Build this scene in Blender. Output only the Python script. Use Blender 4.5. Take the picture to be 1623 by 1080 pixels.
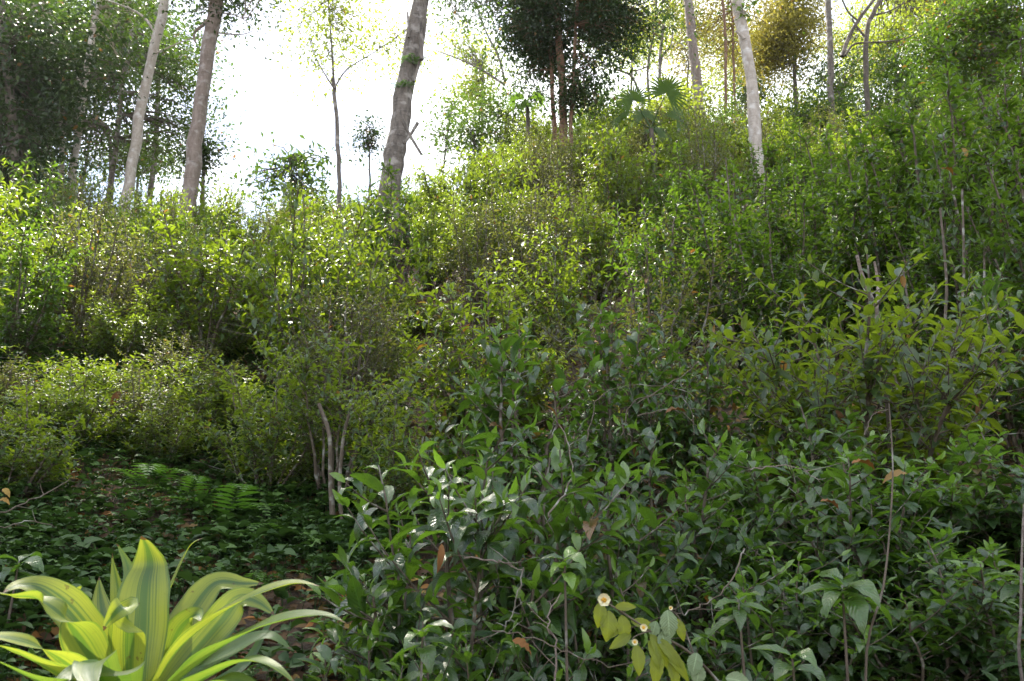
import bpy, math, numpy as np
from mathutils import Vector
D = bpy.data; R = math.radians
scene = bpy.context.scene
for o in list(D.objects): D.objects.remove(o)

# ------------------------------------------------------------------ camera, sky, sun, exposure
PITCH = R(17.0); EYE = 1.6; FPX = 1623 * 18 / 23.6
cam_d = D.cameras.new('camera'); cam = D.objects.new('camera', cam_d); scene.collection.objects.link(cam)
cam_d.sensor_width = 23.6; cam_d.lens = 18; cam_d.clip_end = 3000; cam_d.clip_start = 0.05
cam.location = (0, 0, EYE); cam.rotation_euler = (R(90) + PITCH, 0, 0)
cam_d.dof.use_dof = True; cam_d.dof.focus_distance = 4.2; cam_d.dof.aperture_fstop = 5.6
scene.camera = cam
SUN_AZ = -30.0; SUN_EL = 56.0
w = D.worlds.new('World'); scene.world = w; w.use_nodes = True
nt = w.node_tree; nt.nodes.clear(); N = nt.nodes.new; Lk = nt.links.new
out = N('ShaderNodeOutputWorld'); bg = N('ShaderNodeBackground'); bg.inputs[1].default_value = 0.115
sky = N('ShaderNodeTexSky'); sky.sky_type = 'NISHITA'; sky.sun_disc = False
sky.sun_elevation = R(SUN_EL); sky.sun_rotation = R(SUN_AZ); sky.air_density = 1.0; sky.dust_density = 1.2
tc = N('ShaderNodeTexCoord'); noi = N('ShaderNodeTexNoise'); noi.inputs['Scale'].default_value = 2.6
noi.inputs['Detail'].default_value = 7; noi.inputs['Roughness'].default_value = .55
mp = N('ShaderNodeMapping'); mp.inputs['Scale'].default_value = (1, 1, 1.7); mp.inputs['Location'].default_value = (.35, .1, .2)
ramp = N('ShaderNodeValToRGB'); ramp.color_ramp.elements[0].position = .44; ramp.color_ramp.elements[1].position = .57
mix = N('ShaderNodeMix'); mix.data_type = 'RGBA'; mix.inputs['B'].default_value = (11, 11.2, 11.6, 1)
Lk(tc.outputs['Generated'], mp.inputs[0]); Lk(mp.outputs[0], noi.inputs[0]); Lk(noi.outputs[0], ramp.inputs[0])
Lk(ramp.outputs[0], mix.inputs['Factor']); Lk(sky.outputs[0], mix.inputs['A']); Lk(mix.outputs['Result'], bg.inputs[0]); Lk(bg.outputs[0], out.inputs[0])
sl = D.lights.new('sun', 'SUN'); sl.energy = 5.0; sl.angle = R(.5); sl.color = (1, .92, .78)
sun = D.objects.new('sun', sl); scene.collection.objects.link(sun)
sdir = Vector((math.sin(R(SUN_AZ)) * math.cos(R(SUN_EL)), math.cos(R(SUN_AZ)) * math.cos(R(SUN_EL)), math.sin(R(SUN_EL))))
sun.rotation_euler = sdir.to_track_quat('Z', 'Y').to_euler(); sun.location = (0, 0, 40)
scene.view_settings.view_transform = 'Standard'; scene.view_settings.look = 'None'
scene.view_settings.exposure = 1.42; scene.view_settings.gamma = 1
scene.render.engine = 'CYCLES'
scene.cycles.max_bounces = 8; scene.cycles.diffuse_bounces = 4; scene.cycles.glossy_bounces = 2; scene.cycles.transmission_bounces = 4

def P(px, py, dep):
    """design aid: the place at world distance y=dep seen at photo pixel (px, py)"""
    c = (px - 811.5) / FPX; u = (540 - py) / FPX
    d = np.array([c, math.cos(PITCH) - u * math.sin(PITCH), math.sin(PITCH) + u * math.cos(PITCH)])
    return d * (dep / d[1]) + np.array([0, 0, EYE])
def proj(p):
    x, y, z = p[0], p[1], p[2] - EYE
    f = y * math.cos(PITCH) + z * math.sin(PITCH); u = -y * math.sin(PITCH) + z * math.cos(PITCH)
    return 811.5 + FPX * x / f, 540 - FPX * u / f

# ------------------------------------------------------------------ terrain
_gy = [-30, -1, 0, 1, 2, 3, 4.5, 6, 10, 15, 20, 24, 30, 60, 400]
_gc = [-.15, -.05, 0, .12, .62, 1.12, 1.75, 2.35, 4.35, 7.0, 9.6, 11.4, 13.2, 17, 22]
_az = [-90, -38, -28, -18, -8, 2, 10, 20, 30, 45, 90]
_am = [.80, .88, .95, 1.0, 1.12, 1.36, 1.40, 1.30, 1.20, 1.12, 1.0]
_cr = [15, 17, 19, 20, 20, 24, 60, 400, 400, 400, 400]      # distance of the crest by azimuth
def gz(x, y):
    x = np.asarray(x, float); y = np.asarray(y, float)
    r = np.hypot(x, np.maximum(y, 0)); r = np.where(y < 0, np.maximum(0, r * .25 + y), r)
    az = np.degrees(np.arctan2(x, np.maximum(y, .01)))
    h = np.interp(r, _gy, _gc); m = 1 + (np.interp(az, _az, _am) - 1) * np.clip((r - 5) / 9, 0, 1)
    h = np.where(h > 1.3, 1.3 + (h - 1.3) * m, h)
    cr = np.interp(az, _az, _cr); over = np.maximum(0, r - cr)
    h = h - np.minimum(over * .62, 14 + 0 * over) * np.clip(over / 4, 0, 1)
    h = h + .07 * np.sin(x * 1.7 + 1) * np.cos(y * 1.3) * np.clip(r / 4, 0, 1) + .03 * np.sin(x * 4.1) * np.sin(y * 3.7)
    return h

# ------------------------------------------------------------------ materials
def newmat(name):
    m = D.materials.new(name); m.use_nodes = True; m.node_tree.nodes.clear(); return m, m.node_tree
def rgbmix(t, fac, a, b, mode='MIX'):
    n = t.nodes.new('ShaderNodeMix'); n.data_type = 'RGBA'; n.blend_type = mode
    for k, v in (('Factor', fac), ('A', a), ('B', b)):
        if hasattr(v, 'node'): t.links.new(v, n.inputs[k])
        elif k == 'Factor': n.inputs[k].default_value = v
        else: n.inputs[k].default_value = tuple(v) + ((1,) if len(v) == 3 else ())
    return n.outputs['Result']
def mathn(t, op, a, b=None, c=None, clamp=False):
    n = t.nodes.new('ShaderNodeMath'); n.operation = op; n.use_clamp = clamp
    for i, v in enumerate((a, b, c)):
        if v is None: continue
        if hasattr(v, 'node'): t.links.new(v, n.inputs[i])
        else: n.inputs[i].default_value = v
    return n.outputs[0]
def leaf_mat(name, dark, mid, young, trans, dead=(.20, .11, .045), rough=.34, tf=.36, veins=True, spec=.5, coat=0):
    m, t = newmat(name); n = t.nodes.new; L = t.links.new
    o = n('ShaderNodeOutputMaterial'); at = n('ShaderNodeAttribute'); at.attribute_name = 'leafc'
    sp = n('ShaderNodeSeparateColor'); L(at.outputs['Color'], sp.inputs[0])
    oi = n('ShaderNodeObjectInfo')
    rv = mathn(t, 'ADD', mathn(t, 'MULTIPLY', sp.outputs[0], .8), mathn(t, 'MULTIPLY', oi.outputs['Random'], .3), clamp=True)
    base = rgbmix(t, rv, dark, mid)
    base = rgbmix(t, mathn(t, 'MULTIPLY', mathn(t, 'SUBTRACT', oi.outputs['Random'], .5, clamp=True), .3), base, (mid[0] * 1.3, mid[1] * 1.05, mid[2]))
    base = rgbmix(t, sp.outputs[1], base, young)
    base = rgbmix(t, sp.outputs[2], base, dead)
    tr = rgbmix(t, sp.outputs[1], trans, tuple(min(1, q * 1.5) for q in trans)); tr = rgbmix(t, sp.outputs[2], tr, (.5, .22, .04))
    p = n('ShaderNodeBsdfPrincipled'); p.inputs['Roughness'].default_value = rough
    p.inputs['Specular IOR Level'].default_value = spec; p.inputs['Coat Weight'].default_value = coat; p.inputs['Coat Roughness'].default_value = .32
    if veins:
        uv = n('ShaderNodeUVMap'); su = n('ShaderNodeSeparateXYZ'); L(uv.outputs[0], su.inputs[0])
        au = mathn(t, 'ABSOLUTE', mathn(t, 'SUBTRACT', su.outputs[0], .5))
        rib = mathn(t, 'LESS_THAN', au, .035)
        base = rgbmix(t, mathn(t, 'MULTIPLY', rib, .5), base, tuple(min(1, q * 2.2) for q in mid))
        s = mathn(t, 'SINE', mathn(t, 'MULTIPLY', mathn(t, 'SUBTRACT', su.outputs[1], mathn(t, 'MULTIPLY', au, .55)), 62.0))
        bp = n('ShaderNodeBump'); bp.inputs['Strength'].default_value = .35; bp.inputs['Distance'].default_value = .002
        L(mathn(t, 'ADD', s, mathn(t, 'MULTIPLY', rib, -3.0)), bp.inputs['Height']); L(bp.outputs[0], p.inputs['Normal'])
        tcn = n('ShaderNodeTexCoord'); nz = n('ShaderNodeTexNoise'); nz.inputs['Scale'].default_value = 90; L(tcn.outputs['Object'], nz.inputs[0])
        base = rgbmix(t, mathn(t, 'MULTIPLY', mathn(t, 'GREATER_THAN', nz.outputs[0], .68), .5), base, (.12, .10, .05))
        rr = mathn(t, 'ADD', mathn(t, 'MULTIPLY', nz.outputs[0], .25), rough - .12); L(rr, p.inputs['Roughness'])
    L(base, p.inputs['Base Color'])
    tl = n('ShaderNodeBsdfTranslucent'); L(tr, tl.inputs[0])
    ms = n('ShaderNodeMixShader'); ms.inputs[0].default_value = tf
    L(p.outputs[0], ms.inputs[1]); L(tl.outputs[0], ms.inputs[2]); L(ms.outputs[0], o.inputs[0])
    return m
def bark_mat(name, c1, c2, c3, scale=6, stretch=.35, bump=.6, rough=.85, lich=.62):
    m, t = newmat(name); n = t.nodes.new; L = t.links.new
    o = n('ShaderNodeOutputMaterial'); p = n('ShaderNodeBsdfPrincipled'); p.inputs['Roughness'].default_value = rough
    tcn = n('ShaderNodeTexCoord'); mpn = n('ShaderNodeMapping'); mpn.inputs['Scale'].default_value = (1, 1, stretch); L(tcn.outputs['Object'], mpn.inputs[0])
    a = n('ShaderNodeTexNoise'); a.inputs['Scale'].default_value = scale; a.inputs['Detail'].default_value = 8; a.inputs['Roughness'].default_value = .7; L(mpn.outputs[0], a.inputs[0])
    b = n('ShaderNodeTexNoise'); b.inputs['Scale'].default_value = scale * .45; b.inputs['Detail'].default_value = 3; L(tcn.outputs['Object'], b.inputs[0])
    mp2 = n('ShaderNodeMapping'); mp2.inputs['Scale'].default_value = (1, 1, 9); L(tcn.outputs['Object'], mp2.inputs[0])
    d = n('ShaderNodeTexNoise'); d.inputs['Scale'].default_value = 3.0; d.inputs['Detail'].default_value = 4; L(mp2.outputs[0], d.inputs[0])
    r1 = n('ShaderNodeMapRange'); r1.inputs[1].default_value = .35; r1.inputs[2].default_value = .65; L(a.outputs[0], r1.inputs[0])
    col = rgbmix(t, r1.outputs[0], c1, c2)
    r2 = n('ShaderNodeMapRange'); r2.inputs[1].default_value = lich - .06; r2.inputs[2].default_value = lich + .06; L(b.outputs[0], r2.inputs[0])
    col = rgbmix(t, r2.outputs[0], col, c3)
    r3 = n('ShaderNodeMapRange'); r3.inputs[1].default_value = .6; r3.inputs[2].default_value = .72; L(d.outputs[0], r3.inputs[0])
    col = rgbmix(t, mathn(t, 'MULTIPLY', r3.outputs[0], .55), col, tuple(q * .35 for q in c1))
    L(col, p.inputs['Base Color'])
    bp = n('ShaderNodeBump'); bp.inputs['Strength'].default_value = bump; bp.inputs['Distance'].default_value = .03
    L(mathn(t, 'ADD', a.outputs[0], mathn(t, 'MULTIPLY', d.outputs[0], .7)), bp.inputs['Height']); L(bp.outputs[0], p.inputs['Normal']); L(p.outputs[0], o.inputs[0])
    return m
M = {}
M['tea'] = leaf_mat('tea_leaf', (.012, .032, .012), (.038, .086, .022), (.15, .22, .02), (.33, .46, .02), tf=.38, rough=.38, spec=.7, coat=.2)
M['tea_near'] = leaf_mat('tea_leaf_near', (.010, .030, .010), (.028, .072, .016), (.15, .26, .03), (.17, .34, .02), tf=.30, rough=.30, spec=.7, coat=.35)  # young colour: new growth, brightened further so the shoots look lit
M['tea_dark'] = leaf_mat('shaded_tea_leaf', (.010, .030, .008), (.030, .072, .014), (.12, .20, .02), (.20, .36, .02), tf=.33, rough=.32, spec=.6, coat=.15)  # tea leaf copy for the tall bushes, shade put into its darker colour
M['scrub'] = leaf_mat('scrub_leaf', (.026, .036, .016), (.055, .070, .028), (.13, .16, .03), (.26, .30, .04), tf=.34, rough=.48, spec=.45, veins=False)
M['tree'] = leaf_mat('tree_leaf', (.016, .036, .010), (.038, .075, .014), (.10, .16, .02), (.12, .22, .015), veins=False, rough=.4, tf=.34)
M['tree_dark'] = leaf_mat('dark_tree_leaf', (.012, .026, .012), (.026, .050, .014), (.06, .10, .02), (.06, .12, .015), veins=False, rough=.42, tf=.28)
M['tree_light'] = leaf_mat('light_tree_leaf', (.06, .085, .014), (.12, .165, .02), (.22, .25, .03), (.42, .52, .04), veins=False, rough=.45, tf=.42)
M['tree_gold'] = leaf_mat('gold_tree_leaf', (.08, .078, .018), (.15, .14, .03), (.18, .19, .03), (.42, .38, .06), veins=False, rough=.5, tf=.42)
M['cover'] = leaf_mat('ground_cover_leaf', (.020, .045, .014), (.040, .085, .018), (.09, .17, .03), (.07, .15, .02), veins=False, rough=.6, tf=.2, spec=.3)
M['fern'] = leaf_mat('fern_leaf', (.03, .07, .015), (.055, .12, .02), (.09, .18, .03), (.12, .28, .02), veins=False, rough=.55, tf=.35)
M['palm'] = leaf_mat('palm_leaf', (.03, .06, .012), (.045, .09, .014), (.08, .14, .02), (.17, .32, .02), veins=False, rough=.35, tf=.45)
M['yellow_leaf'] = leaf_mat('backlit_yellow_leaf', (.10, .13, .02), (.15, .18, .02), (.25, .3, .03), (.36, .42, .02), tf=.45, rough=.4)  # bright yellow-green put into the leaf colour to look backlit
M['pale_leaf'] = leaf_mat('pale_spotted_leaf', (.13, .18, .10), (.18, .24, .13), (.2, .3, .1), (.2, .3, .1), tf=.2, rough=.5)
M['litter'] = leaf_mat('dry_leaf', (.05, .03, .018), (.11, .065, .035), (.3, .2, .05), (.2, .08, .02), dead=(.30, .13, .03), veins=False, rough=.7, tf=.12, spec=.3)
M['twig'] = bark_mat('tea_stem_bark', (.06, .045, .03), (.14, .11, .08), (.30, .30, .26), scale=25, bump=.3)
M['bark_pale'] = bark_mat('pale_bark', (.34, .29, .24), (.52, .46, .40), (.62, .59, .55), scale=12, stretch=.5, bump=.8)
M['bark_grey'] = bark_mat('grey_bark', (.17, .13, .105), (.29, .23, .195), (.35, .31, .28), scale=14, stretch=.3, lich=.6, bump=1)
M['bark_mid'] = bark_mat('mottled_bark', (.07, .058, .048), (.23, .195, .165), (.34, .31, .28), scale=11, stretch=.25, lich=.6, bump=1)
M['bark_dark'] = bark_mat('dark_bark', (.055, .045, .035), (.13, .105, .08), (.18, .15, .12), scale=9)
M['bark_red'] = bark_mat('reddish_bark', (.14, .08, .055), (.27, .15, .09), (.3, .2, .14), scale=9)
M['rotten'] = bark_mat('rotten_wood', (.05, .035, .028), (.14, .09, .065), (.28, .2, .16), scale=12, bump=1)

def ground_mat():
    m, t = newmat('hill_soil'); n = t.nodes.new; L = t.links.new
    o = n('ShaderNodeOutputMaterial'); p = n('ShaderNodeBsdfPrincipled'); p.inputs['Roughness'].default_value = .95
    tcn = n('ShaderNodeTexCoord')
    a = n('ShaderNodeTexNoise'); a.inputs['Scale'].default_value = 1.3; a.inputs['Detail'].default_value = 9; L(tcn.outputs['Object'], a.inputs[0])
    v = n('ShaderNodeTexVoronoi'); v.inputs['Scale'].default_value = 22; L(tcn.outputs['Object'], v.inputs[0])
    b = n('ShaderNodeTexNoise'); b.inputs['Scale'].default_value = 30; b.inputs['Detail'].default_value = 6; L(tcn.outputs['Object'], b.inputs[0])
    col = rgbmix(t, a.outputs[0], (.035, .024, .015), (.085, .058, .034))
    sc = n('ShaderNodeSeparateColor'); L(v.outputs['Color'], sc.inputs[0])
    lit = rgbmix(t, sc.outputs[1], (.06, .04, .022), (.17, .095, .04))
    col = rgbmix(t, mathn(t, 'MULTIPLY', mathn(t, 'GREATER_THAN', sc.outputs[0], .45), .7), col, lit)
    L(col, p.inputs['Base Color'])
    bp = n('ShaderNodeBump'); bp.inputs['Strength'].default_value = .8; bp.inputs['Distance'].default_value = .04
    L(mathn(t, 'ADD', b.outputs[0], sc.outputs[0]), bp.inputs['Height']); L(bp.outputs[0], p.inputs['Normal']); L(p.outputs[0], o.inputs[0])
    return m
M['soil'] = ground_mat()

# ------------------------------------------------------------------ mesh helpers
class MB:
    def __init__(s): s.v = []; s.f = []; s.c = []; s.uv = []; s.n = 0
    def add(s, v, f, c=None, uv=None):
        v = np.asarray(v, float).reshape(-1, 3); f = np.asarray(f, int).reshape(-1, 4)
        s.v.append(v); s.f.append(f + s.n); s.n += len(v)
        s.c.append(np.zeros((len(v), 3)) + .5 * np.array([1, 0, 0]) if c is None else c)
        s.uv.append(np.zeros((len(v), 2)) if uv is None else uv)
    def mesh(s, name, mat, origin=None, smooth=True):
        v = np.concatenate(s.v); f = np.concatenate(s.f); c = np.concatenate(s.c); uv = np.concatenate(s.uv)
        if origin is not None: v = v - np.asarray(origin)
        me = D.meshes.new(name); me.vertices.add(len(v)); me.vertices.foreach_set('co', v.astype(np.float32).ravel())
        me.loops.add(f.size); me.loops.foreach_set('vertex_index', f.astype(np.int32).ravel())
        me.polygons.add(len(f)); me.polygons.foreach_set('loop_start', np.arange(0, f.size, 4, dtype=np.int32))
        me.polygons.foreach_set('loop_total', np.full(len(f), 4, np.int32))
        me.update(calc_edges=True)
        me.polygons.foreach_set('use_smooth', np.full(len(f), smooth))
        ca = me.attributes.new('leafc', 'FLOAT_COLOR', 'POINT'); ca.data.foreach_set('color', np.c_[c, np.ones(len(c))].astype(np.float32).ravel())
        ul = me.uv_layers.new(name='UVMap'); ul.data.foreach_set('uv', uv[f.ravel()].astype(np.float32).ravel())
        if not isinstance(mat, (list, tuple)): mat = [mat]
        for q in mat: me.materials.append(q)
        return me
    def obj(s, name, mat, parent=None, origin=(0, 0, 0), smooth=True):
        me = s.mesh(name, mat, origin, smooth); o = D.objects.new(name, me); scene.collection.objects.link(o)
        if parent is not None: o.parent = parent
        else: o.location = origin
        return o
def tag(o, label=None, cat=None, group=None, kind=None):
    if label: o['label'] = label
    if cat: o['category'] = cat
    if group: o['group'] = group
    if kind: o['kind'] = kind
    return o
def empty(name, loc, rz=0):
    o = D.objects.new(name, None); scene.collection.objects.link(o); o.location = tuple(loc); o.rotation_euler = (0, 0, rz); o.empty_display_size = .2
    return o
def unit(a): return a / np.maximum(np.linalg.norm(a, axis=-1, keepdims=True), 1e-9)
def tube(mb, pts, rad, n=8, rough=0, rng=None):
    pts = np.asarray(pts, float); k = len(pts); rad = np.broadcast_to(rad, (k,))
    tg = unit(np.gradient(pts, axis=0)); ref = np.array([1., .13, .05]) if abs(tg[0][0]) < .8 else np.array([0, 1., .1])
    s = unit(np.cross(tg, ref)); q = np.cross(tg, s)
    a = np.linspace(0, 2 * np.pi, n, endpoint=False)
    rr = rad[:, None] * np.ones((1, n))
    if rough: rr = rr * (1 + rough * rng.normal(size=(k, n)))
    v = pts[:, None] + rr[..., None] * (np.cos(a)[None, :, None] * s[:, None] + np.sin(a)[None, :, None] * q[:, None])
    i = np.arange(k - 1)[:, None]; j = np.arange(n)[None]; j2 = (j + 1) % n
    f = np.stack([i * n + j, i * n + j2, (i + 1) * n + j2, (i + 1) * n + j], -1)
    mb.add(v, f)
    for ring, sgn in ((0, 1), (k - 1, -1)):            # closed ends
        c = np.r_[v[ring], [v[ring].mean(0)]]; h = n // 2
        mb.add(c, [[(2 * x) % n, (2 * x + 1) % n, (2 * x + 2) % n, n] for x in range(h)])
def curve(p0, p1, p2, k=6):
    t = np.linspace(0, 1, k)[:, None]; return (1 - t) ** 2 * p0 + 2 * t * (1 - t) * p1 + t * t * p2
def smooth_path(pts, k=4):
    pts = np.asarray(pts, float); n = len(pts); t = np.linspace(0, n - 1, (n - 1) * k + 1); o = []
    for q in t:
        i = min(int(q), n - 2); u = q - i
        a, b, c, d = pts[max(i - 1, 0)], pts[i], pts[i + 1], pts[min(i + 2, n - 1)]
        o.append(.5 * ((2 * b) + (c - a) * u + (2 * a - 5 * b + 4 * c - d) * u * u + (3 * b - a - 3 * c + d) * u ** 3))
    return np.array(o)

def leaf_template(segs, curl, fold, wave=0, peak=.42, teeth=0, twist=0):
    """half-folded arched leaf: returns (verts[u,v,w], faces, uv); length 1, half-width 1"""
    t = np.linspace(0, 1, segs + 1); wd = np.sin(np.pi * t ** (math.log(.5) / math.log(peak))) ** .85
    wd = np.clip(wd, 0, 1); wd[0] = .05; wd[-1] = .04
    if teeth: wd[1:-1] *= 1 + teeth * (-1.) ** np.arange(segs - 1)
    th = curl * .35 - curl * t; dt = 1 / segs
    y = np.r_[0, np.cumsum(np.cos(th[:-1]) * dt)]; z = np.r_[0, np.cumsum(np.sin(th[:-1]) * dt)]
    v = []; uv = []
    for i in range(segs + 1):
        tw = twist * t[i]
        for u in (-1, 0, 1):
            x = u * wd[i]; h = abs(u) * wd[i] * fold + (wave * math.sin(i * 2.1 + u) * wd[i] if u else 0)
            v.append((x * math.cos(tw), y[i], z[i], h + x * math.sin(tw))); uv.append((.5 + .5 * u, t[i]))
    f = []
    for i in range(segs):
        a = i * 3; f += [(a, a + 1, a + 4, a + 3), (a + 1, a + 2, a + 5, a + 4)]
    return np.array(v), np.array(f), np.array(uv)
TH = [leaf_template(8, .9, .35, .10, teeth=.07), leaf_template(8, 1.5, .28, .12, teeth=.07, twist=.5), leaf_template(8, .45, .45, .08, teeth=.07), leaf_template(8, 2.1, .3, .12, teeth=.06, twist=-.6)]
TM = [leaf_template(4, .9, .35, .06), leaf_template(4, 1.5, .28, .08, twist=.4), leaf_template(4, .4, .45)]
TL = [leaf_template(2, .8, .3), leaf_template(2, 1.4, .2, twist=.4)]
def leaves(mb, pos, ax, nr, ln, wd, col, rng, T):
    """scatter leaves: base pos, axis ax, normal nr (all Nx3), length and half-width N, colour Nx3"""
    ax = unit(ax); sd = unit(np.cross(ax, nr)); nr = np.cross(sd, ax)
    k = rng.integers(0, len(T), len(pos))
    for ti, (v, f, uv) in enumerate(T):
        m = np.where(k == ti)[0]
        if not len(m): continue
        L_ = ln[m, None, None]; W_ = wd[m, None, None]
        V = pos[m, None] + sd[m, None] * (W_ * v[None, :, 0:1]) + ax[m, None] * (L_ * v[None, :, 1:2]) + nr[m, None] * (L_ * v[None, :, 2:3] + W_ * v[None, :, 3:4])
        nv = len(v); F = f[None] + (np.arange(len(m)) * nv)[:, None, None]
        mb.add(V, F, np.repeat(col[m], nv, 0), np.tile(uv, (len(m), 1)))

# ------------------------------------------------------------------ tea bushes
UP = np.array([0, 0, 1.])
def bush_mesh(rng, H, Rr, nst, nlat, LL, T, mat, bare=.3, young=.5, sp=.045, name='foliage', lean=(0, 0), deadp=.006, nrand=.22, label=None):
    wood = MB(); fol = MB(); A = dict(p=[], a=[], n=[], l=[], w=[], c=[])
    def shoot(path, s0, tiplen, yg):
        seg = np.linalg.norm(np.diff(path, axis=0), axis=1); cum = np.r_[0, np.cumsum(seg)]; tot = cum[-1]
        ds = np.arange(s0, tot, sp * rng.uniform(.85, 1.2)); ph = rng.uniform(0, 6.28)
        for q, d in enumerate(ds):
            p = np.array([np.interp(d, cum, path[:, i]) for i in range(3)]); i = min(np.searchsorted(cum, d), len(path) - 1)
            tg = unit(path[i] - path[i - 1]); ph += 2.4 + rng.normal() * .35
            s = unit(np.cross(tg, [.3, .2, .93])); r = np.cross(tg, s); outd = math.cos(ph) * s + math.sin(ph) * r
            tipf = 1 - (tot - d) / max(tot, .01); isy = (tot - d) < tiplen
            up = .6 if isy else rng.uniform(-.2, .32)
            a = outd * 1.0 + tg * up + rng.normal(size=3) * .17
            a[2] = a[2] * (.75 if not isy else 1)
            nr = UP * 1.0 + tg * .3 + rng.normal(size=3) * nrand
            l = LL * rng.uniform(.7, 1.25) * (.62 + .38 * min(1, (tot - d) / (sp * 3)))
            y = (yg * rng.uniform(.5, 1) * max(0, 1 - (tot - d) / max(tiplen, .01))) if isy else (.12 * rng.random())
            A['p'].append(p); A['a'].append(a); A['n'].append(nr); A['l'].append(l); A['w'].append(l * rng.uniform(.155, .215))
            A['c'].append((rng.random(), y, rng.uniform(.6, 1) if rng.random() < deadp else 0))
        A['p'].append(path[-1]); A['a'].append(unit(path[-1] - path[-2]) + rng.normal(size=3) * .15); A['n'].append(rng.normal(size=3) + [0, 0, .4])
        A['l'].append(LL * .55); A['w'].append(LL * .09); A['c'].append((.8, yg, 0))
    for s in range(nst):
        an = 6.283 * (s + rng.uniform(-.3, .3)) / nst; rad = Rr * rng.uniform(.25, .9); h = H * rng.uniform(.5, .86) * (1 - .15 * (rad / Rr) ** 2)
        if s in (2, 5): h = H * rng.uniform(.86, .97)
        if s == 0: h = H; rad *= .3
        base = np.array([math.cos(an), math.sin(an), 0]) * rng.uniform(.02, .12) - UP * .12
        top = np.array([math.cos(an) * rad + lean[0] * h, math.sin(an) * rad + lean[1] * h, h])
        midp = base * .5 + top * .5 + np.array([math.cos(an), math.sin(an), 0]) * .1 * rad + np.r_[rng.normal(size=2) * .07, 0]
        path = curve(base, midp, top, 9) + np.r_[np.zeros((1, 3)), rng.normal(size=(8, 3)) * .012]
        tube(wood, path, np.linspace(.014, .004, 9) * (H / 1.5) ** .5 * rng.uniform(.8, 1.5), 6)
        ln = np.linalg.norm(np.diff(path, axis=0), axis=1).sum()
        shoot(path, ln * (.45 + .2 * rng.random()), .28, young)  # young tips: new growth, run longer to make the bush look lit
        for q in range(nlat):
            t = bare + (1 - bare) * rng.random() ** .8 * .95; i = t * 8; k = min(int(i), 7); p = path[k] * (1 - i + k) + path[k + 1] * (i - k)
            a2 = an + rng.normal() * 1.3; l2 = rng.uniform(.16, .42) * (Rr / .6) ** .5 * (1.25 - .6 * t)
            e = p + np.array([math.cos(a2) * l2 * .85, math.sin(a2) * l2 * .85, l2 * rng.uniform(.25, .95)])
            pp = curve(p, (p + e) / 2 + np.array([math.cos(a2), math.sin(a2), -.4]) * .1 * l2, e, 4)
            tube(wood, pp, np.linspace(.0045, .0018, 4), 4)
            shoot(pp, l2 * .18, .09, young * (t ** 1.5 if t > .6 else .15))
    for q in range(7):                                     # bare dry twigs low in the bush
        a2 = rng.uniform(0, 6.28); p = np.array([0, 0, H * rng.uniform(.15, .5)]); e = p + np.array([math.cos(a2) * Rr, math.sin(a2) * Rr, rng.uniform(-.05, .3)])
        tube(wood, curve(p, (p + e) / 2 + rng.normal(size=3) * .08, e, 6), np.linspace(.004, .0012, 6), 4)
    A = {k: np.array(v) for k, v in A.items()}
    leaves(fol, A['p'], A['a'], A['n'], A['l'], A['w'], A['c'], rng, T)
    return fol.mesh('foliage', mat), wood.mesh('branches', M['twig']), len(A['p'])
VAR = {}
def variant(key, seed, *a, **k):
    f, b, n = bush_mesh(np.random.default_rng(seed), *a, **k); VAR[key] = (f, b, a[0]); print('variant', key, n)
# key, seed, H, R, stems, laterals per stem, leaf length, template, material
variant('near1', 11, 1.15, .66, 12, 11, .142, TH, M['tea_near'], bare=.12, young=.95, sp=.046, nrand=.30)
variant('near2', 12, 1.10, .64, 11, 11, .146, TH, M['tea_near'], bare=.08, young=.95, sp=.048, nrand=.30)
variant('near3', 13, 1.20, .70, 13, 10, .138, TH, M['tea_near'], bare=.12, young=.85, sp=.046, nrand=.30)
variant('near4', 14, 1.40, .58, 10, 11, .146, TH, M['tea_near'], bare=.15, young=.95, sp=.05, nrand=.30)
variant('mid1', 21, 1.7, .85, 15, 18, .108, TM, M['tea'], bare=.06, young=.7, sp=.037)
variant('mid2', 22, 1.6, .90, 16, 17, .102, TM, M['tea'], bare=.08, young=.9, sp=.037)
variant('mid3', 23, 1.8, .80, 14, 19, .110, TM, M['tea'], bare=.05, young=.5, sp=.037)
variant('mid4', 24, 1.5, .95, 16, 17, .100, TM, M['tea'], bare=.2, young=.3, sp=.037)
variant('umbrella', 25, 1.5, .95, 12, 18, .095, TM, M['tea'], bare=.58, young=.15, sp=.038)
variant('scrub1', 41, 1.7, .85, 17, 22, .062, TM, M['scrub'], bare=.08, young=.4, sp=.03, deadp=.02, nrand=.5)
variant('scrub2', 42, 2.0, .75, 13, 22, .070, TM, M['scrub'], bare=.15, young=.3, sp=.034, deadp=.02, nrand=.5)
variant('tall1', 31, 2.8, .65, 11, 28, .115, TM, M['tea_dark'], bare=.08, young=.6, sp=.041)
variant('tall2', 32, 3.2, .75, 12, 29, .112, TM, M['tea_dark'], bare=.12, young=.4, sp=.041)
variant('tall3', 33, 2.5, .60, 10, 26, .120, TM, M['tea_dark'], bare=.05, young=.85, sp=.041)
bushes = []
def put_bush(key, x, y, H=None, rz=0, sxy=1.0, label=None, group=None, z=None):
    f, b, h0 = VAR[key]; s = (H / h0) if H else 1
    sc = key[:5] == 'scrub'; o = empty('small_leaved_shrub' if sc else 'tea_bush', (x, y, float(gz(x, y)) if z is None else z), rz); o.scale = (sxy * s ** .35, sxy * s ** .35, s)
    for nm, me in (('foliage', f), ('branches', b)):
        c = D.objects.new(nm, me); scene.collection.objects.link(c); c.parent = o
    o['category'] = 'shrub' if sc else 'tea bush'
    if label: o['label'] = label
    if group: o['group'] = group
    bushes.append((o, x, y, H or h0, key)); return o
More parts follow.
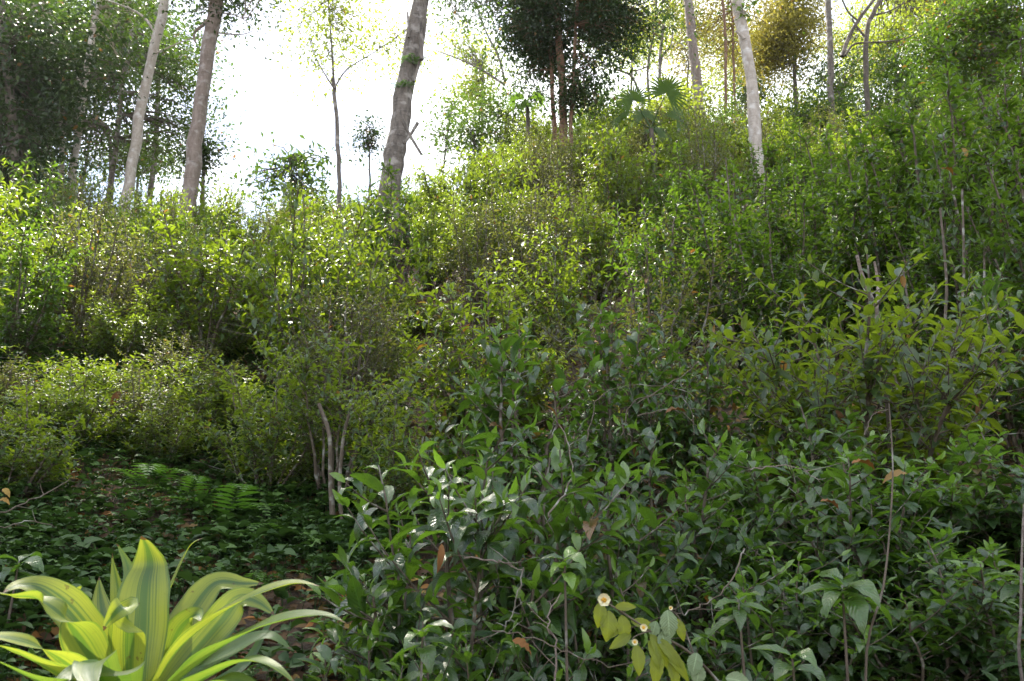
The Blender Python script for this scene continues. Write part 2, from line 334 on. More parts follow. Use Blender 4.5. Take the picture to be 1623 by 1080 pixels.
def at_top(key, px, py, dep, rz, sxy=1.0, label=None, group=None):
    t = P(px, py, dep); g = float(gz(t[0], dep)); return put_bush(key, t[0], dep, max(.5, t[2] - g), rz, sxy, label, group)
NEAR = [
 ('near1', 735, 700, 2.75, 0.3, .92, 'near tea bush with lime shoot tips, bottom centre, right of the striped strap-leaved plant'),
 ('near3', 905, 715, 3.05, 2.1, .85, 'near tea bush with lighter new leaves just behind and right of the nearest bush'),
 ('near4', 820, 515, 4.3, 1.1, .9, 'upright tea bush with tall bright arching shoots in the middle of the picture'),
 ('near4', 965, 490, 4.9, 3.3, .9, 'tea bush with raised shoots right of the tall bright arching shoots at centre'),
 ('near2', 1065, 690, 3.5, 4.0, .9, 'tea bush with pale tipped shoots above the yellow flowering branch'),
 ('near3', 1230, 655, 3.9, 5.2, 1.0, 'broad near tea bush left of the pair of big hanging dead leaves at right'),
 ('near1', 1340, 715, 3.2, 1.7, .9, 'near tea bush with curled lime leaves above the rosette sapling, lower right'),
 ('near2', 1480, 700, 3.5, .4, 1.0, 'blue sheened near tea bush at lower right, left of the edge bush'),
 ('near3', 1600, 690, 3.4, 2.9, 1.0, 'blue sheened tea bush cut by the right edge, behind the pale pole'),
 ('near2', 1130, 905, 2.75, 5.9, .7, 'low dark tea bush below the bent bare twig, right of the yellow flowers'),
 ('near1', 1250, 880, 2.9, 3.5, .75, 'low shaded tea bush directly left of the rosette sapling'),
 ('near3', 1450, 860, 2.8, 4.6, .8, 'dark shaded tea bush in front at lower right with bare lower stems'),
 ('near2', 1580, 880, 2.7, 1.3, .8, 'darkest low tea bush in the bottom right corner'),
 ('near2', 950, 900, 2.6, .9, .7, 'low dark tea bush behind the yellow flowering branch'),
 ('near1', 600, 1010, 2.3, 2.6, .62, 'low tea seedling clump with blue green leaves between strap-leaved plant and nearest bush'),
 ('near3', 700, 985, 2.35, 4.2, .6, 'low bluish tea shoots at the foot of the nearest bush'),
 ('umbrella', 545, 545, 5.3, 1.9, .85, 'round topped tea bush on bare pale stems above the dark hollow'),
 ('umbrella', 385, 600, 6.3, .5, .85, 'sparse grey twigged tea bush behind the large fern'),
 ('mid4', 60, 640, 5.0, .2, .75, 'dull leaved tea bush at the left edge above the twiggy bank'),
 ('mid4', 150, 600, 6.2, 1.2, .8, 'tea bush beside the brown curled dead leaf on the left bank'),
 ('mid2', 205, 455, 7.8, .7, .9, 'tea bush filling the dark dip on the left slope'),
 ('mid1', 110, 440, 8.6, 2.7, .9, 'tea bush behind and left of the dark dip on the left slope'),
 ('scrub1', 300, 520, 7.0, 2.0, .8, 'dull small-leaved shrub between the dark dip and the round topped bush'),
 ('scrub2', 15, 560, 5.6, 1.0, .8, 'small-leaved dull shrub at the left edge, above the yellow leaves'),
 ('mid3', 195, 560, 6.0, .4, .9, 'leafy tea bush left of the bare pale stems, over the back of the fern bank'),
 ('mid2', 330, 560, 6.1, 3.6, .85, 'tea bush directly behind the bent pale stem on the fern bank'),
 ('mid3', 270, 620, 5.4, 5.1, .7, 'lowest tea bush standing over the ferns on the dark bank'),
 ('mid1', 440, 600, 5.3, 1.8, .75, 'dull tea bush left of the two bare pale stems in the hollow'),
 ('tall2', 1175, 245, 8.6, 2.2, 1.1, 'dark tall tea bush behind the stacked leaved one, under the white trunk'),
 ('tall2', 1400, 190, 8.2, 3.2, 1.2, 'broad dark tall tea bush behind the forked dead tree'),
 ('tall2', 1540, 120, 7.8, 1.1, 1.2, 'broad dark tall tea bush behind the lime shoots at upper right'),
 ('mid3', 45, 610, 4.3, 2.2, .7, 'dark tea bush at the left edge, above the bare brown branch'),
 ('mid3', 130, 575, 5.2, 3.2, .7, 'tea bush between the left edge and the fern bank'),
 ('scrub1', 240, 590, 5.7, 4.0, .8, 'low sun speckled shrub above left of the largest fern'),
 ('mid3', 650, 600, 4.7, 4.0, .75, 'dark tea bush right of the two pale bare stems, behind the nearest bush'),
 ('tall1', 1450, 165, 7.0, 2.0, 1.1, 'dark tall tea bush between the forked dead tree and the tallest tea bush'),
 ('tall2', 1565, 110, 6.9, 5.4, 1.1, 'dense tall tea bush between the tallest one and the right edge'),
 ('tall3', 1350, 225, 7.4, 3.4, 1.0, 'dark tea bush just above the forked dead tree'),
 ('tall1', 1605, 230, 5.4, .9, .9, 'closest of the tall tea bushes at the right edge'),
 ('tall2', 1265, 265, 8.3, 4.0, 1.0, 'tall shaded tea bush under the golden tree, right of the stacked leaved one'),
 ('tall3', 1460, 330, 6.3, .2, .8, 'shaded tea bush with dense lateral sprays right of the forked dead tree'),
 ('tall3', 1150, 260, 7.6, .3, 1.0, 'tall dark tea bush with stacked arching leaves, below the white leaning trunk'),
 ('tall1', 1225, 330, 7.0, 2.3, 1.0, 'dark tea bush just right of the tall stacked leaved one'),
 ('tall2', 1500, 90, 7.3, 1.4, 1.1, 'tallest glossy tea bush near the right edge reaching to the golden trees'),
 ('tall2', 1610, 60, 6.6, 4.4, 1.1, 'very tall tea bush cut by the upper right edge'),
 ('tall1', 1400, 175, 7.9, 5.0, 1.0, 'tall tea bush standing behind the pale forked dead stem'),
 ('tall3', 1490, 205, 6.0, 3.1, .9, 'tea bush with light lime upright shoots and one orange leaf at upper right'),
 ('tall1', 1310, 210, 9.0, 1.0, 1.0, 'tall tea bush left of the pale forked dead stem, higher up the slope'),
 ('tall3', 622, 262, 11.6, 1.6, 1.0, 'tall pointed tea bush hiding the foot of the big scarred trunk'),
 ('mid3', 440, 330, 10.5, 1.0, .9, 'bright tea bush below the white sky gap, with pointed shoots'),
 ('near4', 1570, 430, 4.9, .6, .8, 'leafy tea bush on thin orange stems along the right edge'),
 ('near4', 1090, 530, 5.0, 2.2, .8, 'shaded tea bush above the brown tangle of dead vines'),
 ('near3', 1250, 525, 5.3, 3.0, .7, 'shaded tea bush in front left of the pale forked dead stem'),
]
for k in NEAR: at_top(*k[:6], label=k[6], group='tea bushes in the foreground and at the sides')
rng = np.random.default_rng(5)
VIEWHALF = R(37)
r = 5.2; row = 0; taken = [(b[1], b[2]) for b in bushes]
field = []
while r < 25.5:
    step = 1.02 + .018 * r; na = int(2 * VIEWHALF * r / step)
    for i in range(na + 1):
        az = -VIEWHALF + (i + .5 * (row % 2)) * step / r + rng.normal() * .04; rr = r + rng.normal() * .22
        x, y = rr * math.sin(az), rr * math.cos(az)
        if rr > np.interp(math.degrees(az), _az, _cr) + 1.5: continue
        if min((x - a) ** 2 + (y - b) ** 2 for a, b in taken) < (.62 if rr < 9 else .4): continue
        bx, by = proj((x, y, float(gz(x, y))))
        if bx < 620 and by > (735 if bx < 430 else 690) and not (bx < 130 and by < 840): continue           # the open bank at lower left
        if abs(bx - 638) < 26 and 430 < by < 520: continue                            # keeps the rotten stump in view
        taken.append((x, y)); field.append((rr, x, y, bx, by))
    r += step * .92; row += 1
for rr, x, y, bx, by in field:
    right = bx > 1020
    if right and rr < 13 and rng.random() < .45: key = ['tall1', 'tall3', 'tall2'][rng.integers(3)]; H = rng.uniform(1.9, 2.6)
    else: key = ['mid1', 'mid2', 'mid3', 'mid2', 'mid4', 'tall3'][rng.integers(6)]; H = rng.uniform(1.4, 2.3)
    if rng.random() < .24: key = ['scrub1', 'scrub2'][rng.integers(2)]
    if rr > 19 and bx > 700: H *= 1.15
    if rr < 7.5 and not right: H = min(H, 1.6)
    if rr < 6.6 and right: H = min(H, 1.7)
    if 590 < bx < 682 and 7.5 < rr < 11.7: H = min(H, .85)
    put_bush(key, x, y, H, rng.uniform(0, 6.28), rng.uniform(.85, 1.1))
# labels for the bushes of the field: by band, by the landmark above them, by order from the left
LM = [(-999, 'below the dense left trees'), (150, 'below the pale leaning left trunk'), (280, 'below the thick brown-grey trunk'), (400, 'below the white sky gap'), (500, 'below the slim forked tree'),
      (590, 'below the big scarred trunk'), (720, 'below the pale distant tree'), (830, 'below the dark drooping tree'), (960, 'below the fan palm'), (1080, 'below the white leaning trunk'),
      (1240, 'below the golden tree'), (1360, 'below the twisted bare-limbed tree'), (1470, 'by the right edge')]
ORD = ['first', 'second', 'third', 'fourth', 'fifth', 'sixth', 'seventh', 'eighth', 'ninth', 'tenth', 'eleventh', 'twelfth']
def finish_labels():
    cells = {}
    for o, x, y, H, key in bushes:
        if 'label' in o: continue
        bx, by = proj((x, y, float(gz(x, y)) + H * .7)); rr = math.hypot(x, y)
        band = 'lower' if rr < 9 else 'middle' if rr < 13 else 'upper' if rr < 17.5 else 'topmost'
        lm = [t for q, t in LM if bx >= q][-1]; cells.setdefault((band, lm, key[:5] == 'scrub'), []).append((bx, o, key, H))
    for (band, lm, scr), lst in cells.items():
        lst.sort(key=lambda q: q[0])
        for i, (bx, o, key, H) in enumerate(lst):
            look = 'tall ' if H > 2.1 else 'low ' if H < 1.35 else ''
            nth = '' if len(lst) == 1 else (', ' + ORD[i] + ' from the left') if i < len(ORD) else ', far right one'
            kd = 'small-leaved shrub' if key[:5] == 'scrub' else 'tea bush'
            o['label'] = f'{look}{kd} on {band} slope {lm}{nth}'; o['group'] = f'tea bushes of the {band} slope' if not scr else f'small-leaved shrubs of the {band} slope'
finish_labels()
print('bushes', len(bushes))

# ------------------------------------------------------------------ ground and what lies on it
def build_ground():
    mb = MB(); xs = np.r_[np.linspace(-400, -45, 14), np.linspace(-40, 40, 201), np.linspace(45, 400, 14)]
    ys = np.r_[np.linspace(-400, -12, 10), np.linspace(-8, 40, 161), np.linspace(45, 700, 20)]
    X, Y = np.meshgrid(xs, ys); Z = gz(X, Y); nx = len(xs); ny = len(ys)
    i = np.arange(ny - 1)[:, None]; j = np.arange(nx - 1)[None]
    mb.add(np.stack([X, Y, Z], -1), np.stack([i * nx + j, i * nx + j + 1, (i + 1) * nx + j + 1, (i + 1) * nx + j], -1))
    tag(mb.obj('hillside', M['soil']), kind='structure')
build_ground()
def ground_frame(x, y):
    e = .05; nx = -(gz(x + e, y) - gz(x - e, y)) / (2 * e); ny = -(gz(x, y + e) - gz(x, y - e)) / (2 * e)
    return unit(np.stack([nx, ny, np.ones_like(nx)], -1))
def litter():
    rng = np.random.default_rng(77); n = 20000; mb = MB()
    rr = 1.5 + 13 * rng.random(n) ** 1.3; az = rng.uniform(-R(40), R(40), n); x = rr * np.sin(az); y = rr * np.cos(az)
    p = np.stack([x, y, gz(x, y) + rng.uniform(.004, .03, n)], -1); nr = ground_frame(x, y) + rng.normal(size=(n, 3)) * .35
    a = rng.normal(size=(n, 3)); a[:, 2] *= .3; l = rng.uniform(.05, .12, n)
    c = np.stack([rng.random(n), rng.random(n) ** 4, (rng.random(n) < .25) * rng.random(n)], -1)
    leaves(mb, p, a, nr, l, l * rng.uniform(.18, .3, n), c, rng, TM)
    for q in range(260):                                   # dry twigs
        xx, yy = rng.uniform(-4, 4), rng.uniform(1.8, 7); L_ = rng.uniform(.1, .45); an = rng.uniform(0, 6.28)
        e = (xx + math.cos(an) * L_, yy + math.sin(an) * L_); p0 = np.array([xx, yy, gz(xx, yy) + .02]); p2 = np.array([e[0], e[1], gz(*e) + .03])
        tube(mb, curve(p0, (p0 + p2) / 2 + rng.normal(size=3) * .03, p2, 4), np.linspace(.005, .002, 4), 4)
    tag(mb.obj('leaf_litter', M['litter']), kind='stuff')
litter()
def cover():
    rng = np.random.default_rng(78); mb = MB(); A = [[] for _ in range(6)]; n = 0
    while n < 15000:
        x, y = rng.uniform(-7, 6.0), rng.uniform(1.5, 10.5); bx, by = proj((x, y, float(gz(x, y))))
        if not (-80 < bx < 1700 and 420 < by < 1200): continue
        if bx > 640 and rng.random() < .85: continue
        if by < 640 and rng.random() < .5: continue
        if rng.random() > .55 + .45 * math.sin(x * 2.3 + .7) * math.cos(y * 1.9): continue
        n += 1; g = float(gz(x, y)); h = rng.uniform(.03, .16); k = rng.integers(3, 7); ph = rng.uniform(0, 6.28)
        top = np.array([x, y, g + h]) + np.r_[rng.normal(size=2) * .02, 0]
        tube(mb, [[x, y, g], (np.array([x, y, g]) + top) / 2, top], [.002, .0015, .001], 4)
        s = rng.uniform(.028, .06); big = rng.random() < .12; y0 = rng.random() ** 3
        for q in range(k):
            an = ph + q * 6.28 / k + rng.normal() * .2
            A[0].append(top + rng.normal(size=3) * .006 - [0, 0, q * .004]); A[1].append((math.cos(an), math.sin(an), rng.uniform(-.1, .5))); A[2].append(UP + rng.normal(size=3) * .3)
            l = s * rng.uniform(.8, 1.2) * (1.8 if big else 1); A[3].append(l); A[4].append(l * rng.uniform(.26, .36)); A[5].append((rng.random(), y0 * .7, 0))
    A = [np.array(a) for a in A]; leaves(mb, *A[:3], A[3], A[4], A[5], rng, TM)
    tag(mb.obj('ground_cover', M['cover']), kind='stuff')
cover()

# ------------------------------------------------------------------ trees
def crown(rng, fol, wood, src, centre, rad, nclump, nleaf, LL, T=TL, spread=.42, droop=.3, shell=.45, ratio=.24, young=.25, br=.02, dead=.01, twigs=True):
    """clumps filling an ellipsoid, each on its own limb from the nearest trunk point of src"""
    centre = np.asarray(centre, float); rad = np.asarray(rad, float); src = np.asarray(src)
    lobes = unit(rng.normal(size=(max(4, nclump // 9), 3))) * rng.uniform(.3, 1.2, (max(4, nclump // 9), 1))
    for q in range(nclump):
        d = unit(rng.normal(size=3)); c = centre + (lobes[q % len(lobes)] + d * (.25 + .3 * rng.random())) * rad
        dd = np.linalg.norm((src - c) * [1, 1, .8] - [0, 0, .4], axis=1); i = dd.argmin(); s = src[i]
        midp = (s + c) / 2 + np.array([0, 0, .12]) * np.linalg.norm(c - s) + rng.normal(size=3) * .15
        path = curve(s, midp, c, 7); path[1:-1] += rng.normal(size=(5, 3)) * .035
        if twigs: tube(wood, path, np.linspace(br * min(2, .5 + .35 * np.linalg.norm(c - s)), .005, 7), 5)
        m = int(nleaf * rng.uniform(.3, 1.3)); sprd = spread * rng.uniform(.7, 1.4); t = rng.uniform(.45, 1, m) ** .7 * 6; k = np.minimum(t.astype(int), 5); fr = (t - k)[:, None]
        p = path[k] * (1 - fr) + path[k + 1] * fr + rng.normal(size=(m, 3)) * sprd * [1, 1, .6]
        a = unit(p - c) * .8 + rng.normal(size=(m, 3)) * .6; a[:, 2] -= droop
        l = LL * rng.uniform(.7, 1.3, m); y = np.clip(rng.normal(size=m) * .2 + young * rng.uniform(0, 1.6), 0, 1)
        col = np.stack([np.clip(rng.random(m) * .7 + rng.uniform(-.1, .4), 0, 1), y, (rng.random(m) < dead) * .8], -1)
        leaves(fol, p, a, UP + rng.normal(size=(m, 3)) * .55, l, l * ratio * rng.uniform(.8, 1.2, m), col, rng, T)
def px_path(pts, dep, k=4, base=True, jit=0, rng=None):
    pts = [P(px, py, dep if not isinstance(dep, (list, tuple)) else dep[i]) for i, (px, py) in enumerate(pts)]
    if base:
        b = pts[0]; g = float(gz(b[0], b[1])); d = unit(pts[1] - pts[0]); 
        if b[2] > g: pts = [np.array([b[0] - d[0] * min((b[2] - g), 3) * .8, b[1], g - .25])] + pts
    p = smooth_path(pts, k)
    if jit: p[1:] += rng.normal(size=p[1:].shape) * jit * [1, 1, 0]
    return p
def tree(name, label, seed, trunks, bark, crowns, leafmat, cat='tree', group=None, limbs=()):
    """trunks: (pixel points bottom to top, depth, radii bottom/top, height added above the frame)"""
    rng = np.random.default_rng(seed); wood = MB(); fol = MB(); src = []; limb = MB()
    for pts, dep, (r0, r1), extra in trunks:
        p = px_path(pts, dep, jit=.012, rng=rng)
        if extra:
            d = unit(p[-1] - p[-4]); e = [p[-1] + d * extra * t + np.array([0, 0, 0]) + rng.normal(size=3) * .12 for t in (.33, .66, 1)]; p = np.r_[p, smooth_path([p[-1]] + e, 3)[1:]]
        n = len(p); z = np.linspace(0, 1, n); rd = r0 + (r1 - r0) * z ** .9; rd[0] *= 1.35; rd[1] *= 1.12; rd *= 1 + .04 * np.sin(np.arange(n) * 1.3 + seed)
        tube(wood, p, rd, 14, .02, rng); src.append(p[int(n * .35):])
    src = np.concatenate(src)
    lb = []
    for pts, dep, (r0, r1) in limbs:
        p = px_path(pts, dep, base=False); lb.append(MB()); tube(lb[-1], p, np.linspace(r0, r1, len(p)), 8, .04, rng); src = np.r_[src, p[len(p) // 2:]]
    lsrc = src; lm = []
    for c in crowns:
        c = dict(c); limb = MB(); lm.append(limb); crown(rng, fol, limb, lsrc, **c)
    b = wood.v[0][0]; o = (float(b[0]), float(b[1]), float(gz(b[0], b[1])))
    root = empty(name, o); wood.obj('trunk', bark, root, o)
    for q in lb: q.obj('branch', bark, root, o)
    for q in lm: q.obj('branches', bark, root, o)
    if fol.n: fol.obj('crown', leafmat, root, o)
    return tag(root, label, cat, group)
def ell(px, py, dep, rx, rz, ry=None, **k):
    c = P(px, py, dep); s = dep / FPX * 1.35; k['nclump'] = int(k['nclump'] * 1.35)
    return dict(centre=c, rad=(rx * s, (ry or rx * .7 * s), rz * s), **k)
G = 'trees along the top of the slope'
# left group
tree('forest_tree', 'pale slender trunk leaning right, third from the left edge', 101, [([(196, 345), (205, 290), (228, 150), (262, 0)], 16.5, (.135, .10), 7)], M['bark_pale'],
     [dict(centre=(-7.2, 15.5, 22.5), rad=(3.4, 3.2, 2.0), nclump=110, nleaf=95, LL=.15, T=TL)], M['tree'], group=G,  # crown above the view, enlarged to shade the bank
     limbs=[([(248, 55), (225, 25), (190, 8), (140, -8), (90, -20)], 16.5, (.035, .012)), ([(246, 85), (300, 62), (340, 55)], 16.4, (.02, .006))])
tree('forest_tree', 'thick smooth brown-grey trunk left of the white sky gap', 102, [([(296, 330), (303, 285), (318, 160), (345, 0)], 15.5, (.185, .135), 8)], M['bark_grey'],
     [ell(350, 0, 15.5, 70, 36, nclump=36, nleaf=70, LL=.11), ell(400, -15, 15.5, 40, 20, nclump=12, nleaf=60, LL=.11), dict(centre=(-5.3, 14, 23.0), rad=(3.6, 3.2, 2.4), nclump=110, nleaf=100, LL=.15)], M['tree_dark'], group=G,
     limbs=[([(336, 25), (322, 40), (308, 52), (310, 68)], 15.4, (.05, .02)), ([(342, 52), (380, 55), (400, 50)], 15.5, (.02, .008)), ([(343, 20), (375, 25), (405, 45)], 15.3, (.02, .006))])
tree('forest_tree', 'thin pale trunk forking low, second from the left edge', 103, [([(104, 330), (118, 250), (135, 130), (150, 30)], 17, (.10, .06), 4), ([(125, 170), (122, 120), (112, 95)], 17, (.05, .03), 0)], M['bark_pale'],
     [ell(110, 30, 17.5, 120, 75, nclump=55, nleaf=70, LL=.13)], M['tree'], group=G,
     limbs=[([(98, 330), (98, 220), (97, 120), (80, 60), (72, 10)], 17, (.07, .03))])
tree('forest_tree', 'dense tree with blue sky between its leaves, cut by the left edge', 104, [([(20, 380), (22, 250), (10, 100), (0, 0)], 15, (.12, .08), 4)], M['bark_dark'],
     [ell(20, 90, 15.5, 110, 120, nclump=95, nleaf=95, LL=.15), ell(25, 270, 15.5, 80, 90, nclump=60, nleaf=85, LL=.14)], M['tree_dark'], group=G)
tree('forest_tree', 'leafy green tree between the pale leaning trunk and the thick trunk', 105, [([(170, 320), (182, 250), (195, 120)], 19.5, (.09, .05), 3), ([(178, 320), (176, 270), (172, 200)], 19.5, (.05, .03), 0)], M['bark_mid'],
     [ell(180, 130, 20, 110, 110, nclump=85, nleaf=90, LL=.14), ell(285, 140, 20, 40, 75, nclump=32, nleaf=75, LL=.13), ell(270, 235, 20, 60, 45, nclump=26, nleaf=55, LL=.13), ell(110, 230, 20, 80, 60, nclump=22, nleaf=60, LL=.13)], M['tree'], group=G)
tree('forest_tree', 'sunlit olive crowned tree high behind the pale leaning trunk', 106, [([(240, 300), (250, 150), (245, 0)], 23, (.10, .06), 3)], M['bark_mid'],
     [ell(240, 40, 23, 75, 60, nclump=45, nleaf=80, LL=.13, young=.5), ell(270, 95, 23, 45, 60, nclump=20, nleaf=70, LL=.13, young=.6)], M['tree'], group=G)
tree('small_tree', 'dark rounded small tree at the base of the thick brown-grey trunk', 107, [([(322, 300), (322, 260), (322, 210)], 19, (.06, .03), 0)], M['bark_dark'],
     [ell(322, 235, 19, 17, 50, nclump=22, nleaf=60, LL=.11, spread=.2)], M['tree_dark'], group=G)
# middle
tree('slim_tree', 'slim tree with sparse feathery crown standing alone against the white sky', 110, [([(538, 320), (536, 230), (530, 150), (527, 125)], 14.5, (.05, .038), 0)], M['bark_mid'],
     [ell(530, 50, 14.5, 62, 60, nclump=50, nleaf=34, LL=.09, young=.5, br=.008), ell(610, 70, 14.5, 55, 45, nclump=26, nleaf=30, LL=.09, young=.7, br=.007), ell(515, 100, 14.3, 30, 28, nclump=10, nleaf=26, LL=.09, br=.006), dict(centre=P(560, -60, 14.5), rad=(1.2, 1, .7), nclump=30, nleaf=34, LL=.09, br=.008)], M['tree_light'], group=G,
     limbs=[([(529, 140), (515, 118), (500, 90), (490, 60)], 14.5, (.02, .006)), ([(529, 130), (526, 80), (520, 0)], 14.5, (.028, .012)), ([(530, 140), (550, 110), (590, 85), (640, 50)], 14.4, (.02, .006))])
tree('forest_tree', 'big scarred grey trunk right of the white sky gap, with ferns on it', 111, [([(618, 300), (628, 235), (636, 180), (652, 80), (668, 0)], 13.5, (.22, .15), 9)], M['bark_mid'],
     [ell(720, 20, 14.5, 45, 40, nclump=22, nleaf=26, LL=.10, br=.008), dict(centre=(-2.2, 12.0, 20.5), rad=(3.6, 2.6, 2.0), nclump=120, nleaf=100, LL=.15), dict(centre=(0.6, 15.8, 20.5), rad=(3.6, 2.6, 1.8), nclump=90, nleaf=95, LL=.15)], M['tree'], group=G,  # two unseen crowns, spread wide to shade the foreground and right slope
     limbs=[([(656, 130), (668, 85), (676, 30)], 13.3, (.03, .02)), ([(648, 60), (646, 20)], 13.3, (.025, .02)), ([(668, 95), (668, 35), (671, 30)], 13.2, (.045, .02)), ([(637, 190), (650, 215), (668, 245)], 13.1, (.035, .025)), ([(662, 195), (650, 215), (640, 228)], 13.1, (.035, .025))])
tree('small_tree', 'dark leafy small tree rising from the bushes left of the slim tree', 112, [([(462, 330), (462, 285), (460, 250)], 16, (.05, .03), 0)], M['bark_dark'],
     [ell(462, 262, 16, 36, 26, nclump=16, nleaf=17, LL=.20, spread=.13, ratio=.17, droop=0), ell(440, 300, 16, 34, 26, nclump=14, nleaf=30, LL=.14, spread=.25), ell(490, 300, 16, 34, 24, nclump=10, nleaf=30, LL=.14, spread=.25)], M['tree'], group=G)
tree('small_tree', 'small dark tuft-topped sapling just left of the big scarred trunk', 113, [([(586, 330), (586, 280), (585, 235)], 18, (.035, .02), 0)], M['bark_dark'],
     [ell(586, 232, 18, 20, 30, nclump=16, nleaf=40, LL=.10, spread=.16)], M['tree_dark'], group=G)
tree('distant_tree', 'pale hazy distant tree right of the big scarred trunk', 114, [([(760, 320), (764, 200), (765, 110)], 30, (.10, .05), 0)], M['bark_mid'],
     [ell(765, 120, 30, 42, 45, nclump=40, nleaf=42, LL=.16), ell(735, 170, 30, 40, 40, nclump=30, nleaf=34, LL=.16), ell(725, 60, 30, 36, 40, nclump=22, nleaf=28, LL=.15)], M['tree_light'], group=G,
     limbs=[([(800, 135), (770, 115), (730, 95), (690, 80)], 26, (.05, .02)), ([(800, 130), (790, 90), (770, 50), (752, 0)], 26, (.05, .03))])
tree('small_tree', 'dark shrubby tree on the skyline left of the distant pale tree', 115, [([(700, 300), (705, 250), (712, 190)], 24, (.05, .03), 0)], M['bark_dark'],
     [ell(722, 165, 24, 30, 25, nclump=14, nleaf=30, LL=.14), ell(700, 235, 24, 36, 30, nclump=18, nleaf=34, LL=.14)], M['tree'], group=G)
tree('drooping_tree', 'dark drooping tree with curtains of leaves, top centre', 116, [([(893, 215), (890, 120), (884, 30), (882, 0)], 17.5, (.11, .08), 4), ([(878, 190), (874, 110), (872, 0)], 17.7, (.06, .05), 2), ([(905, 190), (910, 90), (916, 0)], 17.2, (.05, .04), 2)], M['bark_red'],
     [ell(822, 55, 17.5, 48, 95, nclump=62, nleaf=130, LL=.11, droop=1.2, spread=.26, young=.05), ell(862, 90, 17.7, 26, 70, nclump=26, nleaf=110, LL=.11, droop=1.2, spread=.22, young=.05), ell(975, 30, 17.5, 62, 65, nclump=50, nleaf=120, LL=.11, droop=1.1, spread=.28, young=.05), ell(915, 165, 17.0, 26, 22, nclump=16, nleaf=80, LL=.11, droop=.8, spread=.22), ell(770, 10, 17.6, 50, 40, nclump=26, nleaf=80, LL=.11, droop=1), ell(1015, 60, 17.6, 36, 50, nclump=22, nleaf=70, LL=.11, droop=1), ell(900, 10, 17.8, 60, 40, nclump=26, nleaf=70, LL=.11, droop=1), ell(958, 105, 17.2, 28, 30, nclump=14, nleaf=80, LL=.11, droop=1), dict(centre=P(890, -80, 17.5), rad=(2.4, 1.8, 1.1), nclump=55, nleaf=110, LL=.12, droop=1)], M['tree_dark'], group=G)
tree('distant_tree', 'thin pale double stemmed tree with crooked branches above the fan palm', 117, [([(1048, 180), (1046, 110), (1050, 50), (1052, 0)], 23, (.06, .045), 4), ([(1030, 180), (1027, 100), (1036, 60), (1040, 0)], 23.5, (.05, .035), 3)], M['bark_mid'],
     [ell(1050, 15, 23, 55, 50, nclump=40, nleaf=34, LL=.12, young=.5), dict(centre=P(1060, -70, 23), rad=(1.5, 1.2, 1), nclump=20, nleaf=40, LL=.12)], M['tree_light'], group=G,
     limbs=[([(1012, 145), (1000, 120), (975, 110)], 22.5, (.045, .03)), ([(1048, 100), (1052, 85), (1064, 70), (1066, 40)], 23, (.03, .02)), ([(1028, 105), (1010, 112), (1000, 110)], 23, (.03, .02))])
# right
tree('forest_tree', 'grey straight trunk left of the white leaning trunk', 120, [([(1104, 130), (1099, 80), (1090, 0)], 21, (.17, .13), 6)], M['bark_grey'],
     [dict(centre=(4.4, 20.5, 25), rad=(3, 2.4, 1.6), nclump=60, nleaf=80, LL=.15)], M['tree'], group=G)
tree('forest_tree', 'white leaning trunk with a snapped branch stub, right of centre', 121, [([(1203, 290), (1198, 235), (1190, 120), (1168, 0)], 12.5, (.13, .085), 9)], M['bark_pale'],
     [dict(centre=(1.4, 13.0, 19.5), rad=(3.2, 2.4, 1.5), nclump=90, nleaf=95, LL=.15), ell(1178, 15, 12.3, 10, 12, nclump=5, nleaf=16, LL=.11, young=.8, spread=.1)], M['tree'], group=G,  # first crown is out of view, shifted for the shade it casts at right
     limbs=[([(1180, 62), (1172, 54), (1166, 49)], 12.35, (.03, .022))])
tree('forest_tree', 'golden brown crowned tree at upper right, behind the white leaning trunk', 122, [([(1262, 170), (1258, 80), (1255, 0)], 24, (.08, .05), 3)], M['bark_dark'],
     [ell(1245, 55, 24, 62, 90, nclump=110, nleaf=110, LL=.11, spread=.3, young=.3), ell(1200, 100, 24.5, 40, 60, nclump=40, nleaf=80, LL=.11), ell(1275, 10, 24, 40, 60, nclump=40, nleaf=90, LL=.11)], M['tree_gold'], group=G)
tree('forest_tree', 'yellow crowned slender tree between the grey and white trunks', 123, [([(1150, 180), (1150, 80), (1146, 0)], 22, (.05, .04), 3), ([(1165, 180), (1163, 90), (1160, 0)], 22.5, (.045, .035), 3)], M['bark_red'],
     [ell(1140, 40, 23, 55, 80, nclump=60, nleaf=50, LL=.11, young=.4), ell(1010, 10, 25, 50, 40, nclump=26, nleaf=45, LL=.12, young=.3)], M['tree_gold'], group=G)
tree('forest_tree', 'straight grey trunk right of the golden crown', 124, [([(1317, 160), (1316, 90), (1313, 0)], 20, (.095, .08), 5)], M['bark_mid'],
     [dict(centre=(8.8, 20, 21), rad=(2.4, 2, 1.4), nclump=40, nleaf=70, LL=.14)], M['tree'], group=G)
tree('bare_limbed_tree', 'twisted tree with crooked bare limbs against the sky, upper right', 125, [([(1375, 160), (1372, 60), (1385, 20), (1396, 0)], 18, (.075, .05), 2)], M['bark_dark'],
     [dict(centre=P(1385, -60, 18), rad=(1.8, 1.4, .8), nclump=26, nleaf=50, LL=.12), ell(1420, 30, 18.5, 60, 30, nclump=16, nleaf=22, LL=.11, young=.6)], M['tree_light'], group=G,
     limbs=[([(1335, 90), (1345, 60), (1362, 30), (1385, 0)], 18, (.06, .04)), ([(1362, 35), (1345, 20), (1335, 0)], 18, (.03, .02)), ([(1372, 60), (1360, 45), (1350, 30)], 18, (.035, .02)), ([(1340, 88), (1355, 70), (1395, 67), (1440, 60), (1465, 35)], 17.6, (.035, .012)), ([(1380, 25), (1410, 18), (1440, 0)], 18, (.03, .015))])
